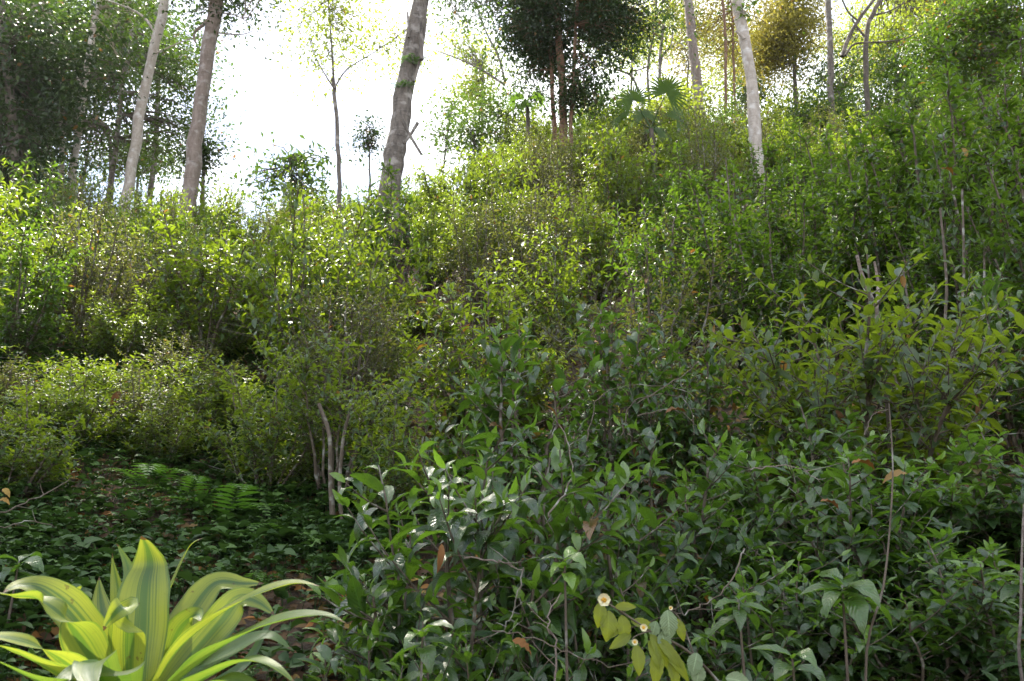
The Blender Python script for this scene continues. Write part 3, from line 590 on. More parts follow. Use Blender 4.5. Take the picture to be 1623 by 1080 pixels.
tree('forest_tree', 'yellow green crowned tree behind the twisted bare-limbed tree', 126, [([(1425, 190), (1420, 90), (1418, 0)], 24, (.06, .04), 2)], M['bark_mid'],
     [ell(1430, 70, 24, 70, 50, nclump=60, nleaf=60, LL=.13, young=.6), ell(1530, 60, 25, 80, 60, nclump=70, nleaf=60, LL=.13, young=.4), ell(1350, 105, 26, 50, 30, nclump=24, nleaf=45, LL=.12)], M['tree_light'], group=G)
tree('forest_tree', 'leafy orange flecked tree in the upper right corner', 127, [([(1560, 260), (1572, 120), (1590, 0)], 11.5, (.06, .04), 2)], M['bark_mid'],
     [ell(1565, 70, 11.5, 78, 80, nclump=80, nleaf=85, LL=.095, young=.9, dead=.05, spread=.2), dict(centre=P(1600, -40, 11.5), rad=(1.2, 1, .6), nclump=26, nleaf=70, LL=.1)], M['tree'], group=G)
tree('distant_tree', 'dark blue-green distant crown at the very top right', 128, [([(1480, 120), (1478, 40), (1475, 0)], 36, (.1, .06), 2)], M['bark_dark'],
     [ell(1475, 10, 36, 50, 30, nclump=40, nleaf=50, LL=.2)], M['tree_dark'], group=G)
for i, (px, py, dep, rx, rz, lab, mt) in enumerate([
    (1240, 190, 26, 75, 35, 'low yellow-green thicket tree under the golden crown', 'tree_light'), (1330, 150, 24, 50, 40, 'rounded green tree at the foot of the straight grey trunk', 'tree'),
    (1110, 160, 24, 50, 45, 'bushy light green tree right of the fan palm', 'tree_light'), (1420, 130, 22, 60, 40, 'mid green rounded tree below the twisted bare-limbed tree', 'tree'),
    (1000, 60, 28, 60, 60, 'hazy olive tree behind the right half of the drooping tree', 'tree_light'), (1180, 140, 27, 50, 50, 'grey-green tree seen behind the white leaning trunk', 'tree'),
    (800, 185, 21, 42, 32, 'bushy tree at the left foot of the drooping tree', 'tree'), (1560, 150, 20, 80, 50, 'green tree behind the orange flecked corner tree', 'tree'),
    (10, 330, 24, 60, 60, 'dark far tree low at the left edge', 'tree_dark'), (215, 255, 26, 70, 40, 'far tree low behind the pale leaning trunk', 'tree'),
    (60, 260, 27, 80, 60, 'broad far tree behind the thin pale forking trunk', 'tree'), (60, 20, 22, 90, 60, 'leafy canopy tree filling the upper left corner', 'tree'), (150, 60, 25, 90, 70, 'mid green tree behind the thin pale trunks', 'tree'), (30, 180, 20, 60, 60, 'blue-shadowed tree half way up the left edge', 'tree_dark'),
    (1090, 40, 30, 60, 70, 'olive haze coloured tree behind the grey straight trunk', 'tree_gold'), (1160, 90, 33, 70, 60, 'yellowish far tree between grey and white trunks', 'tree_light'), (1235, 215, 22, 60, 30, 'low bright thicket beside the foot of the white leaning trunk', 'tree_light'),
    (1350, 60, 34, 60, 60, 'pale yellow far tree right of the straight grey trunk', 'tree_light'), (1450, 170, 19, 60, 35, 'dense green tree between the twisted tree and the tallest tea bush', 'tree'), (1500, 20, 30, 90, 50, 'yellow green far tree at the top right', 'tree_light'), (1590, 90, 26, 60, 60, 'tall green tree behind the upper right corner', 'tree'),
    (1300, 195, 21, 60, 35, 'rounded thicket tree right of the golden tree foot', 'tree'), (1070, 185, 20, 45, 32, 'bright thicket tree directly right of the big fan palm', 'tree_light'), (940, 175, 21, 40, 35, 'green thicket tree right of the drooping tree foot', 'tree'), (750, 215, 22, 36, 34, 'loose green tree at the foot of the pale distant tree', 'tree'), (1380, 120, 30, 60, 40, 'grey green far tree behind the twisted limbs', 'tree')]):
    b = P(px, py, dep); tree('small_tree', lab, 140 + i, [([(px, py + rz * 1.6), (px + 2, py + rz * .5), (px, py)], dep, (.06, .03), 0)], M['bark_mid'],
         [ell(px, py, dep, rx, rz, nclump=int(rx * rz / 60), nleaf=75, LL=.13, young=.3, shell=.2)], M[mt], group='background trees on the upper slope')
# epiphytic ferns on the big trunk
def frond(mb, p0, d, L_, rng, droop=.9, width=.2, np_=18):
    d = unit(np.asarray(d, float)); side = unit(np.cross(d, UP)); pts = [np.asarray(p0, float)]; cur = d.copy()
    for i in range(np_): cur = unit(cur + np.array([0, 0, -droop / np_ * (.6 + i / np_)])); pts.append(pts[-1] + cur * L_ / np_)
    pts = np.array(pts); tube(mb, pts, np.linspace(.0035, .001, len(pts)) * max(.6, L_), 4)
    A = [[] for _ in range(6)]
    for i in range(2, len(pts)):
        t = i / np_; w_ = width * L_ * math.sin(math.pi * min(1, (t * .92 + .08)) ** .75) + .006; tg = unit(pts[i] - pts[i - 1]); nn = unit(np.cross(side, tg))
        for s in (-1, 1):
            a = side * s + tg * .45 - UP * .12 + rng.normal(size=3) * .05
            A[0].append(pts[i]); A[1].append(a); A[2].append(nn * (1 if nn[2] > 0 else -1)); A[3].append(w_); A[4].append(L_ / np_ * .36); A[5].append((.5 + .3 * rng.random(), .2, 0))
    A = [np.array(a) for a in A]; leaves(mb, A[0], A[1], A[2], A[3], A[4], A[5], rng, [leaf_template(3, .4, .15, peak=.3)])
def fern(px, py, dep, n, L_, seed, label, az=None, mat='fern', wall=False, width=.2):
    rng = np.random.default_rng(seed); t = P(px, py, dep); g = float(gz(t[0], dep)); o = (t[0], dep, t[2] if wall else g)
    root = empty('fern', o); proto = None
    for i in range(n):
        mb = MB(); a = (az[i] if az else i * 6.28 / n + rng.normal() * .3)
        frond(mb, o, (math.cos(a), math.sin(a), rng.uniform(.7, 1.1)), L_ * rng.uniform(.8, 1.15), rng, droop=rng.uniform(1.2, 1.8), width=width); mb.obj('frond', M[mat], root, o)
    tag(root, label, 'fern', 'ferns on the bank and trunk'); return root
fern(365, 800, 4.7, 9, .62, 1, 'largest arching fern on the dark bank, lower left')
fern(300, 800, 4.9, 6, .5, 2, 'fern just left of the largest fern on the bank')
fern(570, 915, 3.7, 7, .32, 3, 'small fern in the dark hollow left of the nearest tea bush')
fern(125, 960, 3.3, 6, .3, 4, 'small fern behind the left leaves of the striped strap-leaved plant')
fern(430, 640, 6.6, 6, .4, 6, 'pale fern among tea stems above the largest fern')
fern(240, 760, 5.0, 7, .5, 8, 'dim fern left of the two bigger ferns on the bank')
fern(450, 800, 4.6, 7, .42, 9, 'low fern between the largest fern and the bare pale stems')
fern(200, 860, 4.0, 6, .34, 10, 'little fern above the upright leaves of the striped plant')
fern(400, 880, 3.8, 6, .32, 11, 'little fern right of the upright leaves of the striped plant')
fern(655, 100, 13.3, 8, .34, 5, 'light green fern growing on the big scarred trunk', wall=True, width=.3)
fern(636, 140, 13.3, 7, .32, 7, 'lower of the two ferns growing on the big scarred trunk', wall=True, width=.3)

# ------------------------------------------------------------------ fan palms
def palm(px, py, dep, spec, seed, label):
    rng = np.random.default_rng(seed); t = P(px, py, dep); g = float(gz(t[0], dep)); o = (t[0], dep, g); root = empty('fan_palm', o)
    st = MB(); tube(st, [[t[0], dep, g - .1], [t[0] + .03, dep, (g + t[2]) / 2], [t[0], dep, t[2]]], [.07, .06, .05], 10, .05, rng); st.obj('trunk', M['bark_dark'], root, o)
    for (qx, qy, rad, face) in spec:
        mb = MB(); h = P(qx, qy, dep + rng.uniform(-.25, .25)); fa = unit(np.array(face, float)); mb_p = curve(t, (t + h) / 2 + [0, 0, .08], h, 6); tube(mb, mb_p, np.linspace(.014, .009, 6), 6)
        ax = unit(h - t + np.array([0, 0, .25])); ax = unit(ax - fa * ax.dot(fa)); sd = np.cross(ax, fa); n = 26
        for i in range(n):
            a = R(-125 + 250 * i / (n - 1)); d = ax * math.cos(a) + sd * math.sin(a); w2 = rad * math.sin(R(250 / n / 2)) * 1.05; s = np.cross(fa, d)
            L_ = rad * (1 - .12 * (a / 2.2) ** 2) * rng.uniform(.85, 1.08); j = fa * .03 * (1 if i % 2 else -1) * rad
            rows = []
            for q, (tt, ww) in enumerate([(0.02, .04), (.35, .36), (.55, .46), (.8, .24), (1, .03)]):
                c = h + d * L_ * tt - UP * .22 * rad * tt ** 2.5; rows += [c - s * w2 * ww, c + fa * .05 * rad * (ww), c + s * w2 * ww]
            f = []
            for q in range(4): b = q * 3; f += [(b, b + 1, b + 4, b + 3), (b + 1, b + 2, b + 5, b + 4)]
            mb.add(np.array(rows), f, np.tile([rng.random(), .3, 0], (15, 1)))
        mb.obj('frond', M['palm'], root, o)
    tag(root, label, 'palm', 'fan palms on the upper slope')
palm(1032, 205, 15.0, [(1056, 148, .64, (.25, -.9, -.35)), (1004, 160, .5, (-.3, -.9, -.3)), (985, 188, .42, (-.5, -.6, .4)), (1022, 185, .42, (.1, -.9, .2)), (1072, 190, .45, (.5, -.8, -.1)), (1040, 210, .4, (.1, -.8, .3))], 3, 'bright fan palm above the sunlit bushes, right of top centre')
palm(836, 170, 18.0, [(818, 158, .34, (-.3, -.9, -.3)), (852, 156, .36, (.2, -.9, -.3)), (835, 168, .35, (0, -.9, .2))], 4, 'small olive fan palm at the foot of the drooping tree')
palm(1165, 190, 19.5, [(1152, 185, .34, (-.3, -.8, -.2)), (1172, 184, .34, (.3, -.8, -.2))], 5, 'small dark fan palm behind the white leaning trunk')

# ------------------------------------------------------------------ striped strap-leaved plant (lower left)
def strap_mat():
    m, t = newmat('striped_strap_leaf'); n = t.nodes.new; L = t.links.new
    o = n('ShaderNodeOutputMaterial'); uv = n('ShaderNodeUVMap'); su = n('ShaderNodeSeparateXYZ'); L(uv.outputs[0], su.inputs[0])
    at = n('ShaderNodeAttribute'); at.attribute_name = 'leafc'; sp = n('ShaderNodeSeparateColor'); L(at.outputs['Color'], sp.inputs[0])
    au = mathn(t, 'MULTIPLY', mathn(t, 'ABSOLUTE', mathn(t, 'SUBTRACT', su.outputs[0], .5)), 2)
    cx = n('ShaderNodeCombineXYZ'); L(mathn(t, 'MULTIPLY', su.outputs[0], 34), cx.inputs[0]); L(mathn(t, 'MULTIPLY', su.outputs[1], .9), cx.inputs[1]); L(mathn(t, 'MULTIPLY', sp.outputs[0], 30), cx.inputs[2])
    nz = n('ShaderNodeTexNoise'); nz.inputs['Scale'].default_value = 1; nz.inputs['Detail'].default_value = 3; L(cx.outputs[0], nz.inputs[0])
    a2 = mathn(t, 'ADD', au, mathn(t, 'MULTIPLY', mathn(t, 'SUBTRACT', nz.outputs[0], .5), 1.3))
    r = n('ShaderNodeValToRGB'); e = r.color_ramp.elements; r.color_ramp.interpolation = 'LINEAR'
    e[0].position = 0; e[0].color = (0, 0, 0, 1); e[1].position = 1; e[1].color = (.1, .1, .1, 1)
    for pos, v in ((.18, .05), (.42, .85), (.52, .55), (.64, .95), (.80, .8), (.96, .2)):
        q = e.new(pos); q.color = (v, v, v, 1)
    L(a2, r.inputs[0]); yl = mathn(t, 'MULTIPLY', r.outputs[0], sp.outputs[1])
    base = rgbmix(t, yl, (.07, .13, .045), (.28, .33, .05)); tr = rgbmix(t, yl, (.17, .32, .03), (.58, .62, .05))
    fine = mathn(t, 'MULTIPLY', mathn(t, 'GREATER_THAN', nz.outputs[0], .6), .25); base = rgbmix(t, fine, base, (.10, .2, .05))
    tcn = n('ShaderNodeTexCoord'); sn = n('ShaderNodeTexNoise'); sn.inputs['Scale'].default_value = 55; sn.inputs['Detail'].default_value = 4; L(tcn.outputs['Object'], sn.inputs[0])
    sp2 = mathn(t, 'MULTIPLY', mathn(t, 'GREATER_THAN', sn.outputs[0], .70), .6)
    tipb = mathn(t, 'GREATER_THAN', mathn(t, 'ADD', su.outputs[1], mathn(t, 'MULTIPLY', sn.outputs[0], .1)), 1.025)
    br = mathn(t, 'MAXIMUM', sp2, tipb); base = rgbmix(t, br, base, (.12, .075, .035)); tr = rgbmix(t, br, tr, (.15, .08, .02))
    p = n('ShaderNodeBsdfPrincipled'); L(mathn(t, 'ADD', mathn(t, 'MULTIPLY', sn.outputs[0], .3), .25), p.inputs['Roughness']); L(base, p.inputs['Base Color'])
    bp = n('ShaderNodeBump'); bp.inputs['Strength'].default_value = .25; bp.inputs['Distance'].default_value = .004; L(nz.outputs[0], bp.inputs['Height']); L(bp.outputs[0], p.inputs['Normal'])
    tl = n('ShaderNodeBsdfTranslucent'); L(tr, tl.inputs[0]); ms = n('ShaderNodeMixShader'); ms.inputs[0].default_value = .45
    L(p.outputs[0], ms.inputs[1]); L(tl.outputs[0], ms.inputs[2]); L(ms.outputs[0], o.inputs[0]); return m
M['strap'] = strap_mat()
def strap_leaf(root, o, pts, hw, var, seed, twist=0, facing=(0, -.6, .8), tw0=0, fold=.35):
    """pts: (px,py,depth) base to tip; hw half width metres"""
    rng = np.random.default_rng(seed); path = smooth_path([P(*q) for q in pts], 6); n = len(path); tg = unit(np.gradient(path, axis=0)); mb = MB(); hw = hw * (1.22 if seed == 300 else 1.05)
    fa = np.array(facing, float); V = []; U = []; C = []; m = 9; tt = np.r_[0, np.cumsum(np.linalg.norm(np.diff(path, axis=0), axis=1))]; tt = tt / tt[-1]; a0 = rng.random()
    wd = np.interp(tt, [0, .15, .45, .65, .85, .95, 1], [.55, .62, 1, .96, .55, .22, .02]) * hw
    for i in range(n):
        s = np.cross(tg[i], fa); s = s / max(np.linalg.norm(s), .2); s = unit(s); nn = unit(np.cross(s, tg[i])); a = tw0 + twist * tt[i]
        s2 = s * math.cos(a) + nn * math.sin(a); n2 = -s * math.sin(a) + nn * math.cos(a)
        for j in range(m):
            u = -1 + 2 * j / (m - 1); f_ = (fold * (1 - .6 * tt[i]) + .25 * (1 - tt[i]) ** 3) * abs(u) ** 1.5 * wd[i] + .07 * wd[i] * math.sin(tt[i] * 15 + u * 2.5 + a0 * 6) * abs(u)
            V.append(path[i] + s2 * wd[i] * u + n2 * f_); U.append(((u + 1) / 2, tt[i])); C.append((a0, var, 0))
    i = np.arange(n - 1)[:, None]; j = np.arange(m - 1)[None]; mb.add(V, np.stack([i * m + j, i * m + j + 1, (i + 1) * m + j + 1, (i + 1) * m + j], -1), np.array(C), np.array(U))
    return mb.obj('leaf', M['strap'], root, o)
def dracaena():
    b = P(212, 1130, 1.75); g = float(gz(b[0], b[1])); o = (b[0], b[1], g); root = empty('strap_leaved_plant', o)
    st = MB(); tube(st, [[b[0], b[1], g - .05], [b[0] + .01, b[1], (g + b[2]) / 2], [b[0], b[1], b[2] + .03]], [.028, .026, .03], 12, .04, np.random.default_rng(1)); st.obj('stem', M['twig'], root, o)
    B = (212, 1120, 1.75); F = (-.25, -.9, .35)
    specs = [ # control points, half width, variegation, twist, facing
     ([(225, 1130, 1.76), (228, 1020, 1.78), (232, 930, 1.80), (238, 895, 1.82), (233, 868, 1.81), (224, 850, 1.79)], .052, 1, .1, (0, -.97, .1)),
     ([(212, 1130, 1.74), (205, 1060, 1.70), (205, 990, 1.67), (195, 962, 1.60), (172, 985, 1.60), (164, 1000, 1.60)], .036, 1, .2, (.1, -.9, .4)),
     ([(205, 1120, 1.80), (196, 1020, 1.86), (188, 940, 1.90), (180, 895, 1.93), (178, 876, 1.94)], .033, .8, .4, (-.4, -.85, .1)),
     ([(200, 1120, 1.84), (175, 1030, 1.94), (160, 960, 2.0), (157, 915, 2.03)], .034, 1, -.5, (.5, -.8, .1)),
     ([(225, 1120, 1.80), (245, 1000, 1.90), (272, 930, 1.96), (300, 868, 2.0), (322, 853, 2.0)], .030, .9, .6, (-.5, -.75, .3)),
     ([(210, 1120, 1.9), (205, 960, 2.0), (205, 905, 2.04), (190, 870, 2.05), (184, 862, 2.05)], .02, .3, .8, (.6, -.7, .1)),
     ([(205, 1125, 1.75), (165, 1050, 1.68), (120, 980, 1.62), (70, 935, 1.58), (30, 928, 1.55), (5, 940, 1.52)], .040, 1, .5, (-.2, -.55, .8)),
     ([(195, 1125, 1.72), (150, 1050, 1.62), (105, 985, 1.55), (60, 950, 1.52), (20, 945, 1.48), (-15, 938, 1.46)], .036, .7, -.3, (-.3, -.5, .8)),
     ([(200, 1125, 1.78), (150, 1030, 1.86), (128, 960, 1.9), (118, 936, 1.88), (108, 940, 1.84)], .034, 1, .4, (-.5, -.6, .6)),
     ([(195, 1130, 1.65), (130, 1075, 1.52), (70, 1030, 1.42), (0, 1010, 1.36), (-50, 1015, 1.33)], .036, 1, .1, (-.1, -.5, .85)),
     ([(195, 1130, 1.62), (120, 1085, 1.48), (60, 1052, 1.38), (0, 1025, 1.3), (-60, 1015, 1.25)], .030, .8, .2, (-.1, -.35, .9)),
     ([(195, 1140, 1.6), (110, 1100, 1.42), (50, 1075, 1.32), (-10, 1045, 1.25)], .034, .2, .1, (-.1, -.4, .9)),
     ([(228, 1125, 1.8), (262, 1045, 1.88), (300, 975, 1.94), (340, 925, 1.98), (385, 925, 2.0), (418, 925, 2.02)], .035, 1, -.4, (.2, -.5, .8)),
     ([(225, 1128, 1.72), (275, 1040, 1.66), (335, 985, 1.60), (400, 945, 1.56), (465, 925, 1.54), (508, 930, 1.52)], .036, 1, .3, (.25, -.5, .8)),
     ([(230, 1128, 1.78), (290, 1055, 1.80), (350, 985, 1.82), (380, 950, 1.83), (410, 955, 1.84), (435, 975, 1.84)], .036, .8, -.3, (.3, -.55, .75)),
     ([(230, 1130, 1.68), (300, 1065, 1.58), (370, 1015, 1.50), (440, 985, 1.45), (510, 975, 1.42), (548, 988, 1.40)], .038, .25, .3, (.15, -.5, .8)),
     ([(235, 1135, 1.75), (310, 1065, 1.78), (370, 1030, 1.8), (425, 1008, 1.8), (462, 1030, 1.8)], .026, .1, .1, (.15, -.5, .8)),
     ([(235, 1140, 1.6), (310, 1085, 1.48), (380, 1050, 1.4), (430, 1055, 1.36), (470, 1085, 1.34)], .030, .3, .3, (.15, -.4, .9)),
     ([(235, 1140, 1.55), (300, 1100, 1.45), (360, 1078, 1.38), (420, 1090, 1.34)], .032, .2, .2, (.1, -.4, .9)),
     ([(205, 1130, 1.6), (170, 1080, 1.5), (155, 1050, 1.42), (140, 1062, 1.36), (150, 1100, 1.3)], .03, .3, .3, (-.1, -.7, .6)),
     ([(215, 1135, 1.62), (200, 1080, 1.52), (185, 1065, 1.45), (120, 1068, 1.38), (80, 1090, 1.34)], .036, .2, .2, (-.1, -.6, .7)),
     ([(240, 1130, 1.82), (270, 1040, 1.86), (285, 1000, 1.84), (310, 975, 1.8), (318, 985, 1.76)], .03, .6, -.4, (.4, -.7, .4)),
     ([(205, 1130, 1.9), (150, 1020, 2.02), (110, 1005, 2.05), (82, 1012, 2.06)], .026, .0, .3, (-.3, -.6, .7)),
     ([(245, 1130, 1.95), (330, 1040, 2.1), (376, 980, 2.15), (372, 935, 2.16)], .014, 0, .3, (.1, -.9, .3)),
     ([(250, 1130, 1.95), (380, 1060, 2.2), (420, 1000, 2.25), (445, 950, 2.28)], .013, 0, .3, (.1, -.9, .3)),
    ]
    for i, (pts, hw, var, tw, fa) in enumerate(specs): strap_leaf(root, o, pts, hw, var, 300 + i, tw, fa)
    tag(root, 'large strap-leaved plant with yellow and green striped leaves, bottom left corner', 'plant')
dracaena()

# ------------------------------------------------------------------ flowering branch, sapling, dead stems, vines
def single_leaf(name, px, py, dep, axis, nr, L_, hw, mat, col, label=None, cat=None, parent=None, o=None, tmpl=None, group=None):
    p = P(px, py, dep); mb = MB(); rg = np.random.default_rng(int(px)); leaves(mb, np.array([p]), np.array([axis], float), np.array([nr], float), np.array([L_]), np.array([hw]), np.array([col], float), rg, [tmpl or leaf_template(12, .8, .3, .12, teeth=.05)])
    ob = mb.obj(name, M[mat], parent, o if o is not None else tuple(p))
    if label: tag(ob, label, cat, group)
    return ob
def flat_mat(name, col, rough=.6, tr=None):
    m, t = newmat(name); n = t.nodes.new; o = n('ShaderNodeOutputMaterial'); p = n('ShaderNodeBsdfPrincipled'); p.inputs['Roughness'].default_value = rough
    tcn = n('ShaderNodeTexCoord'); nz = n('ShaderNodeTexNoise'); nz.inputs['Scale'].default_value = 60; t.links.new(tcn.outputs['Object'], nz.inputs[0])
    t.links.new(rgbmix(t, nz.outputs[0], tuple(q * .8 for q in col), col), p.inputs['Base Color']); t.links.new(p.outputs[0], o.inputs[0]); return m
M['petal'] = flat_mat('cream_petal', (.72, .68, .42)); M['stamen'] = flat_mat('orange_stamen', (.75, .42, .04)); M['bud'] = flat_mat('red_bud', (.25, .05, .03))
def flower(root, o, px, py, dep, r, seed):
    rg = np.random.default_rng(seed); c = P(px, py, dep); T = [leaf_template(5, -1.0, .3, peak=.6)]
    mb = MB(); n = 6; a = np.arange(n) * 6.28 / n; ax = np.stack([np.cos(a), -.4 + 0 * a, np.sin(a)], -1)
    leaves(mb, np.tile(c, (n, 1)), ax, np.tile([0, -1., .3], (n, 1)), np.full(n, r), np.full(n, r * .55), np.full((n, 3), .5), rg, T); fl = mb.obj('flower', M['petal'], root, o)
    s = MB()
    for q in range(34): d = unit(rg.normal(size=3) * [.8, .3, .8] + [0, -.9, .1]); tube(s, [c, c + d * r * .22, c + d * r * .4], [.0006, .0006, .0014], 4)
    so = s.mesh('stamens', M['stamen'], o); ob = D.objects.new('stamens', so); scene.collection.objects.link(ob); ob.parent = fl
def flowering():
    dp = 1.9; base = P(1180, 1150, dp + .15); o = (float(base[0]), float(base[1]), float(gz(base[0], base[1]))); root = empty('flowering_branch', o)
    w_ = MB()
    for pts, r0 in (([(1180, 1130, 2.05), (1100, 1040, 1.95), (1030, 1000, 1.9), (985, 970, 1.9), (955, 952, 1.9)], .004), ([(1100, 1040, 1.95), (1080, 985, 1.95), (1060, 965, 1.95)], .0025), ([(1030, 1000, 1.9), (1005, 1010, 1.88), (1003, 1022, 1.87)], .002)):
        p = smooth_path([P(*q) for q in pts], 4); tube(w_, p, np.linspace(r0, r0 * .4, len(p)), 6)
    g0 = P(1180, 1130, 2.05); tube(w_, [[g0[0], g0[1], o[2] - .05], [g0[0] + .02, g0[1], (o[2] + g0[2]) / 2], g0], [.006, .005, .004], 6)
    w_.obj('branches', M['twig'], root, o)
    for px, py, L_, hw, ax in ((952, 955, .058, .0125, (-.15, -.1, -1)), (965, 968, .070, .016, (-.12, -.1, -1)), (985, 975, .062, .013, (.1, 0, -1)), (1000, 1005, .062, .010, (-.9, -.1, -.55)), (1008, 1022, .068, .0125, (.05, -.2, -1)), (1030, 1005, .095, .012, (.45, 0, -.8)), (1040, 1010, .09, .010, (.62, -.1, -.75)),
                               (1028, 1015, .07, .009, (.3, -.2, -.9)), (1046, 1018, .11, .011, (.6, 0, -.8)), (1070, 980, .055, .010, (.35, 0, -.95)), (1040, 1030, .08, .013, (-.1, -.1, -1)), (985, 990, .05, .008, (-.7, 0, -.6)), (975, 962, .05, .008, (.8, -.1, .0)), (1000, 985, .06, .009, (.9, 0, -.2)), (1060, 1050, .06, .01, (.3, 0, -.9))):
        single_leaf('leaf', px, py, dp, ax, (.1, -1, .25), L_, hw * 1.25, 'yellow_leaf', ((px * .37) % 1, .5, 0), parent=root, o=o)
    for px, py, L_, hw, ax in ((1058, 967, .068, .0175, (0, -.1, -1)), (1105, 1035, .055, .015, (-.3, -.1, -.9)), (1110, 1055, .045, .014, (-.3, -.1, -.9)), (1048, 1000, .05, .014, (.2, 0, -.9)), (1040, 985, .04, .012, (-.3, 0, -.9)), (1150, 1075, .06, .015, (.9, -.1, -.2))):
        tag(single_leaf('leaf', px, py, dp, ax, (-.1, -1, .5), L_, hw * 1.15, 'pale_leaf', (.5, .2, 0), parent=root, o=o), 'pale spotted leaf')
    flower(root, o, 957, 951, 1.88, .017, 1); flower(root, o, 1020, 995, 1.88, .010, 2); flower(root, o, 1006, 1018, 1.86, .008, 3); flower(root, o, 1063, 964, 1.93, .006, 4)
    tag(root, 'flowering branch with yellow and cream blossoms and backlit yellowish hanging leaves, bottom centre', 'flowering branch')
flowering()
def sapling(px, py, dep, n, L_, hw, seed, label, mat='tea_near', young=.25, tilt=.15, lean=0):
    rg = np.random.default_rng(seed); t = P(px, py, dep); g = float(gz(t[0] + lean, dep)); o = (t[0] + lean, dep, g); root = empty('sapling', o)
    st = MB(); p = smooth_path([[t[0] + lean, dep, g - .05], [t[0] + lean * .5, dep, g + (t[2] - g) * .5], t], 4); tube(st, p, np.linspace(.006, .003, len(p)), 6); st.obj('stem', M['twig'], root, o)
    for i in range(n):
        a = i * 2.4 + seed; q = i / n; mb = MB()
        leaves(mb, np.array([t - [0, 0, q * .05]]), np.array([[math.cos(a), math.sin(a), tilt - q * .9]]), np.array([[0, -.3, 1.]]), np.array([L_ * rg.uniform(.75, 1.1)]), np.array([hw]), np.array([[rg.random(), young * rg.random() * 1.5, 0]]), rg, TH); mb.obj('leaf', M[mat], root, o)
    tag(root, label, 'sapling', 'broad-leaved saplings among the tea bushes'); return root
sapling(1335, 925, 2.3, 10, .15, .030, 2, 'broad-leaved sapling with a drooping rosette of leaves, lower right', lean=-.05)
sapling(1170, 950, 2.3, 8, .11, .020, 5, 'bright sapling rosette left of the drooping rosette, lower right')
sapling(895, 885, 2.2, 9, .085, .019, 7, 'bright lime leafed shoot in the middle of the nearest tea bush', young=.9)
sapling(1255, 1040, 2.1, 6, .10, .020, 9, 'green leafed seedling on the ground below the drooping rosette')
sapling(1615, 905, 2.3, 6, .10, .024, 10, 'green broad leaves cut by the right edge')
sapling(670, 1000, 2.1, 6, .12, .022, 12, 'low blue-green shoot between the striped plant and the nearest bush')
sapling(30, 890, 2.9, 7, .12, .026, 14, 'round leaved seedling behind the striped plant, at the left edge')
def stems(name, label, cat, lst, mat, taper=.7, group=None):
    wd = MB(); o = None; rg = np.random.default_rng(len(label))
    for pts, r0, base in lst:
        dep = pts[0][2]; q = [P(*a) for a in pts]
        if base: g = float(gz(q[0][0], q[0][1])); q = ([np.array([q[0][0], q[0][1], g - .08])] if q[0][2] > g else []) + q
        p = smooth_path(q, 5); tube(wd, p, np.linspace(r0, r0 * taper, len(p)), 8, .06, rg)
        if o is None: o = (float(p[0][0]), float(p[0][1]), float(p[0][2]))
    return tag(wd.obj(name, M[mat], None, o), label, cat, group)
stems('dead_tree', 'pale grey forked dead tree among dark bushes at right', 'dead tree', [([(1392, 575, 5.25), (1390, 500, 5.25), (1380, 470, 5.25), (1366, 435, 5.25), (1358, 405, 5.25)], .024, True), ([(1388, 495, 5.23), (1392, 455, 5.25), (1386, 415, 5.25)], .016, False)], 'bark_grey', .45)
stems('thin_tree', 'pale straight pole at the right edge of the picture', 'thin tree', [([(1620, 1080, 2.2), (1618, 980, 2.2), (1619, 900, 2.2), (1623, 800, 2.2)], .0045, True)], 'bark_mid', .6)
stems('thin_tree', 'left of the two pale bare stems in the dark hollow', 'thin tree', [([(528, 840, 4.7), (524, 760, 4.7), (522, 690, 4.7), (505, 640, 4.7)], .019, True)], 'twig', .6, 'thin stems of young trees')
stems('thin_tree', 'right of the two pale bare stems in the dark hollow', 'thin tree', [([(545, 850, 4.6), (538, 780, 4.6), (545, 690, 4.6), (560, 640, 4.6)], .014, True)], 'twig', .6, 'thin stems of young trees')
stems('thin_tree', 'long thin reddish stem rising right of the drooping rosette, lower right', 'thin tree', [([(1372, 1075, 2.35), (1400, 930, 2.35), (1410, 840, 2.4), (1415, 740, 2.45), (1409, 640, 2.5)], .004, True)], 'twig', .5, 'thin stems of young trees')
stems('thin_tree', 'greyish thick stem low behind the shaded leaves right of the bright rosette', 'thin tree', [([(1245, 1080, 3.0), (1244, 1000, 3.0), (1243, 930, 3.05)], .020, True)], 'bark_mid', .8, 'thin stems of young trees')
stems('thin_tree', 'pale leaning stem in the left half of the bank behind the ferns', 'thin tree', [([(420, 750, 5.6), (405, 700, 5.6), (375, 655, 5.6), (365, 590, 5.6)], .014, True), ([(402, 690, 5.6), (430, 650, 5.6), (440, 590, 5.6)], .008, False)], 'twig', .35, 'thin stems of young trees')
for i, (x0, y0, x1, y1, dp, lab) in enumerate([(1500, 560, 1490, 330, 5.2, 'left of the three orange-lit upright stems near the right edge'), (1520, 570, 1525, 300, 5.4, 'middle of the three orange-lit upright stems near the right edge'), (1548, 560, 1560, 380, 5.3, 'right of the three orange-lit upright stems near the right edge'), (1440, 580, 1432, 430, 5.8, 'short pale upright stem just right of the forked dead stem'), (1155, 430, 1150, 250, 7.4, 'straight stem rising through the tall stacked leaved bush')]):
    stems('thin_tree', lab, 'thin tree', [([(x0, y0, dp), ((x0 + x1) / 2 + 5, (y0 + y1) / 2, dp), (x1, y1, dp)], .014, True)], 'bark_mid' if i == 3 else 'twig', .5, 'thin stems of young trees')
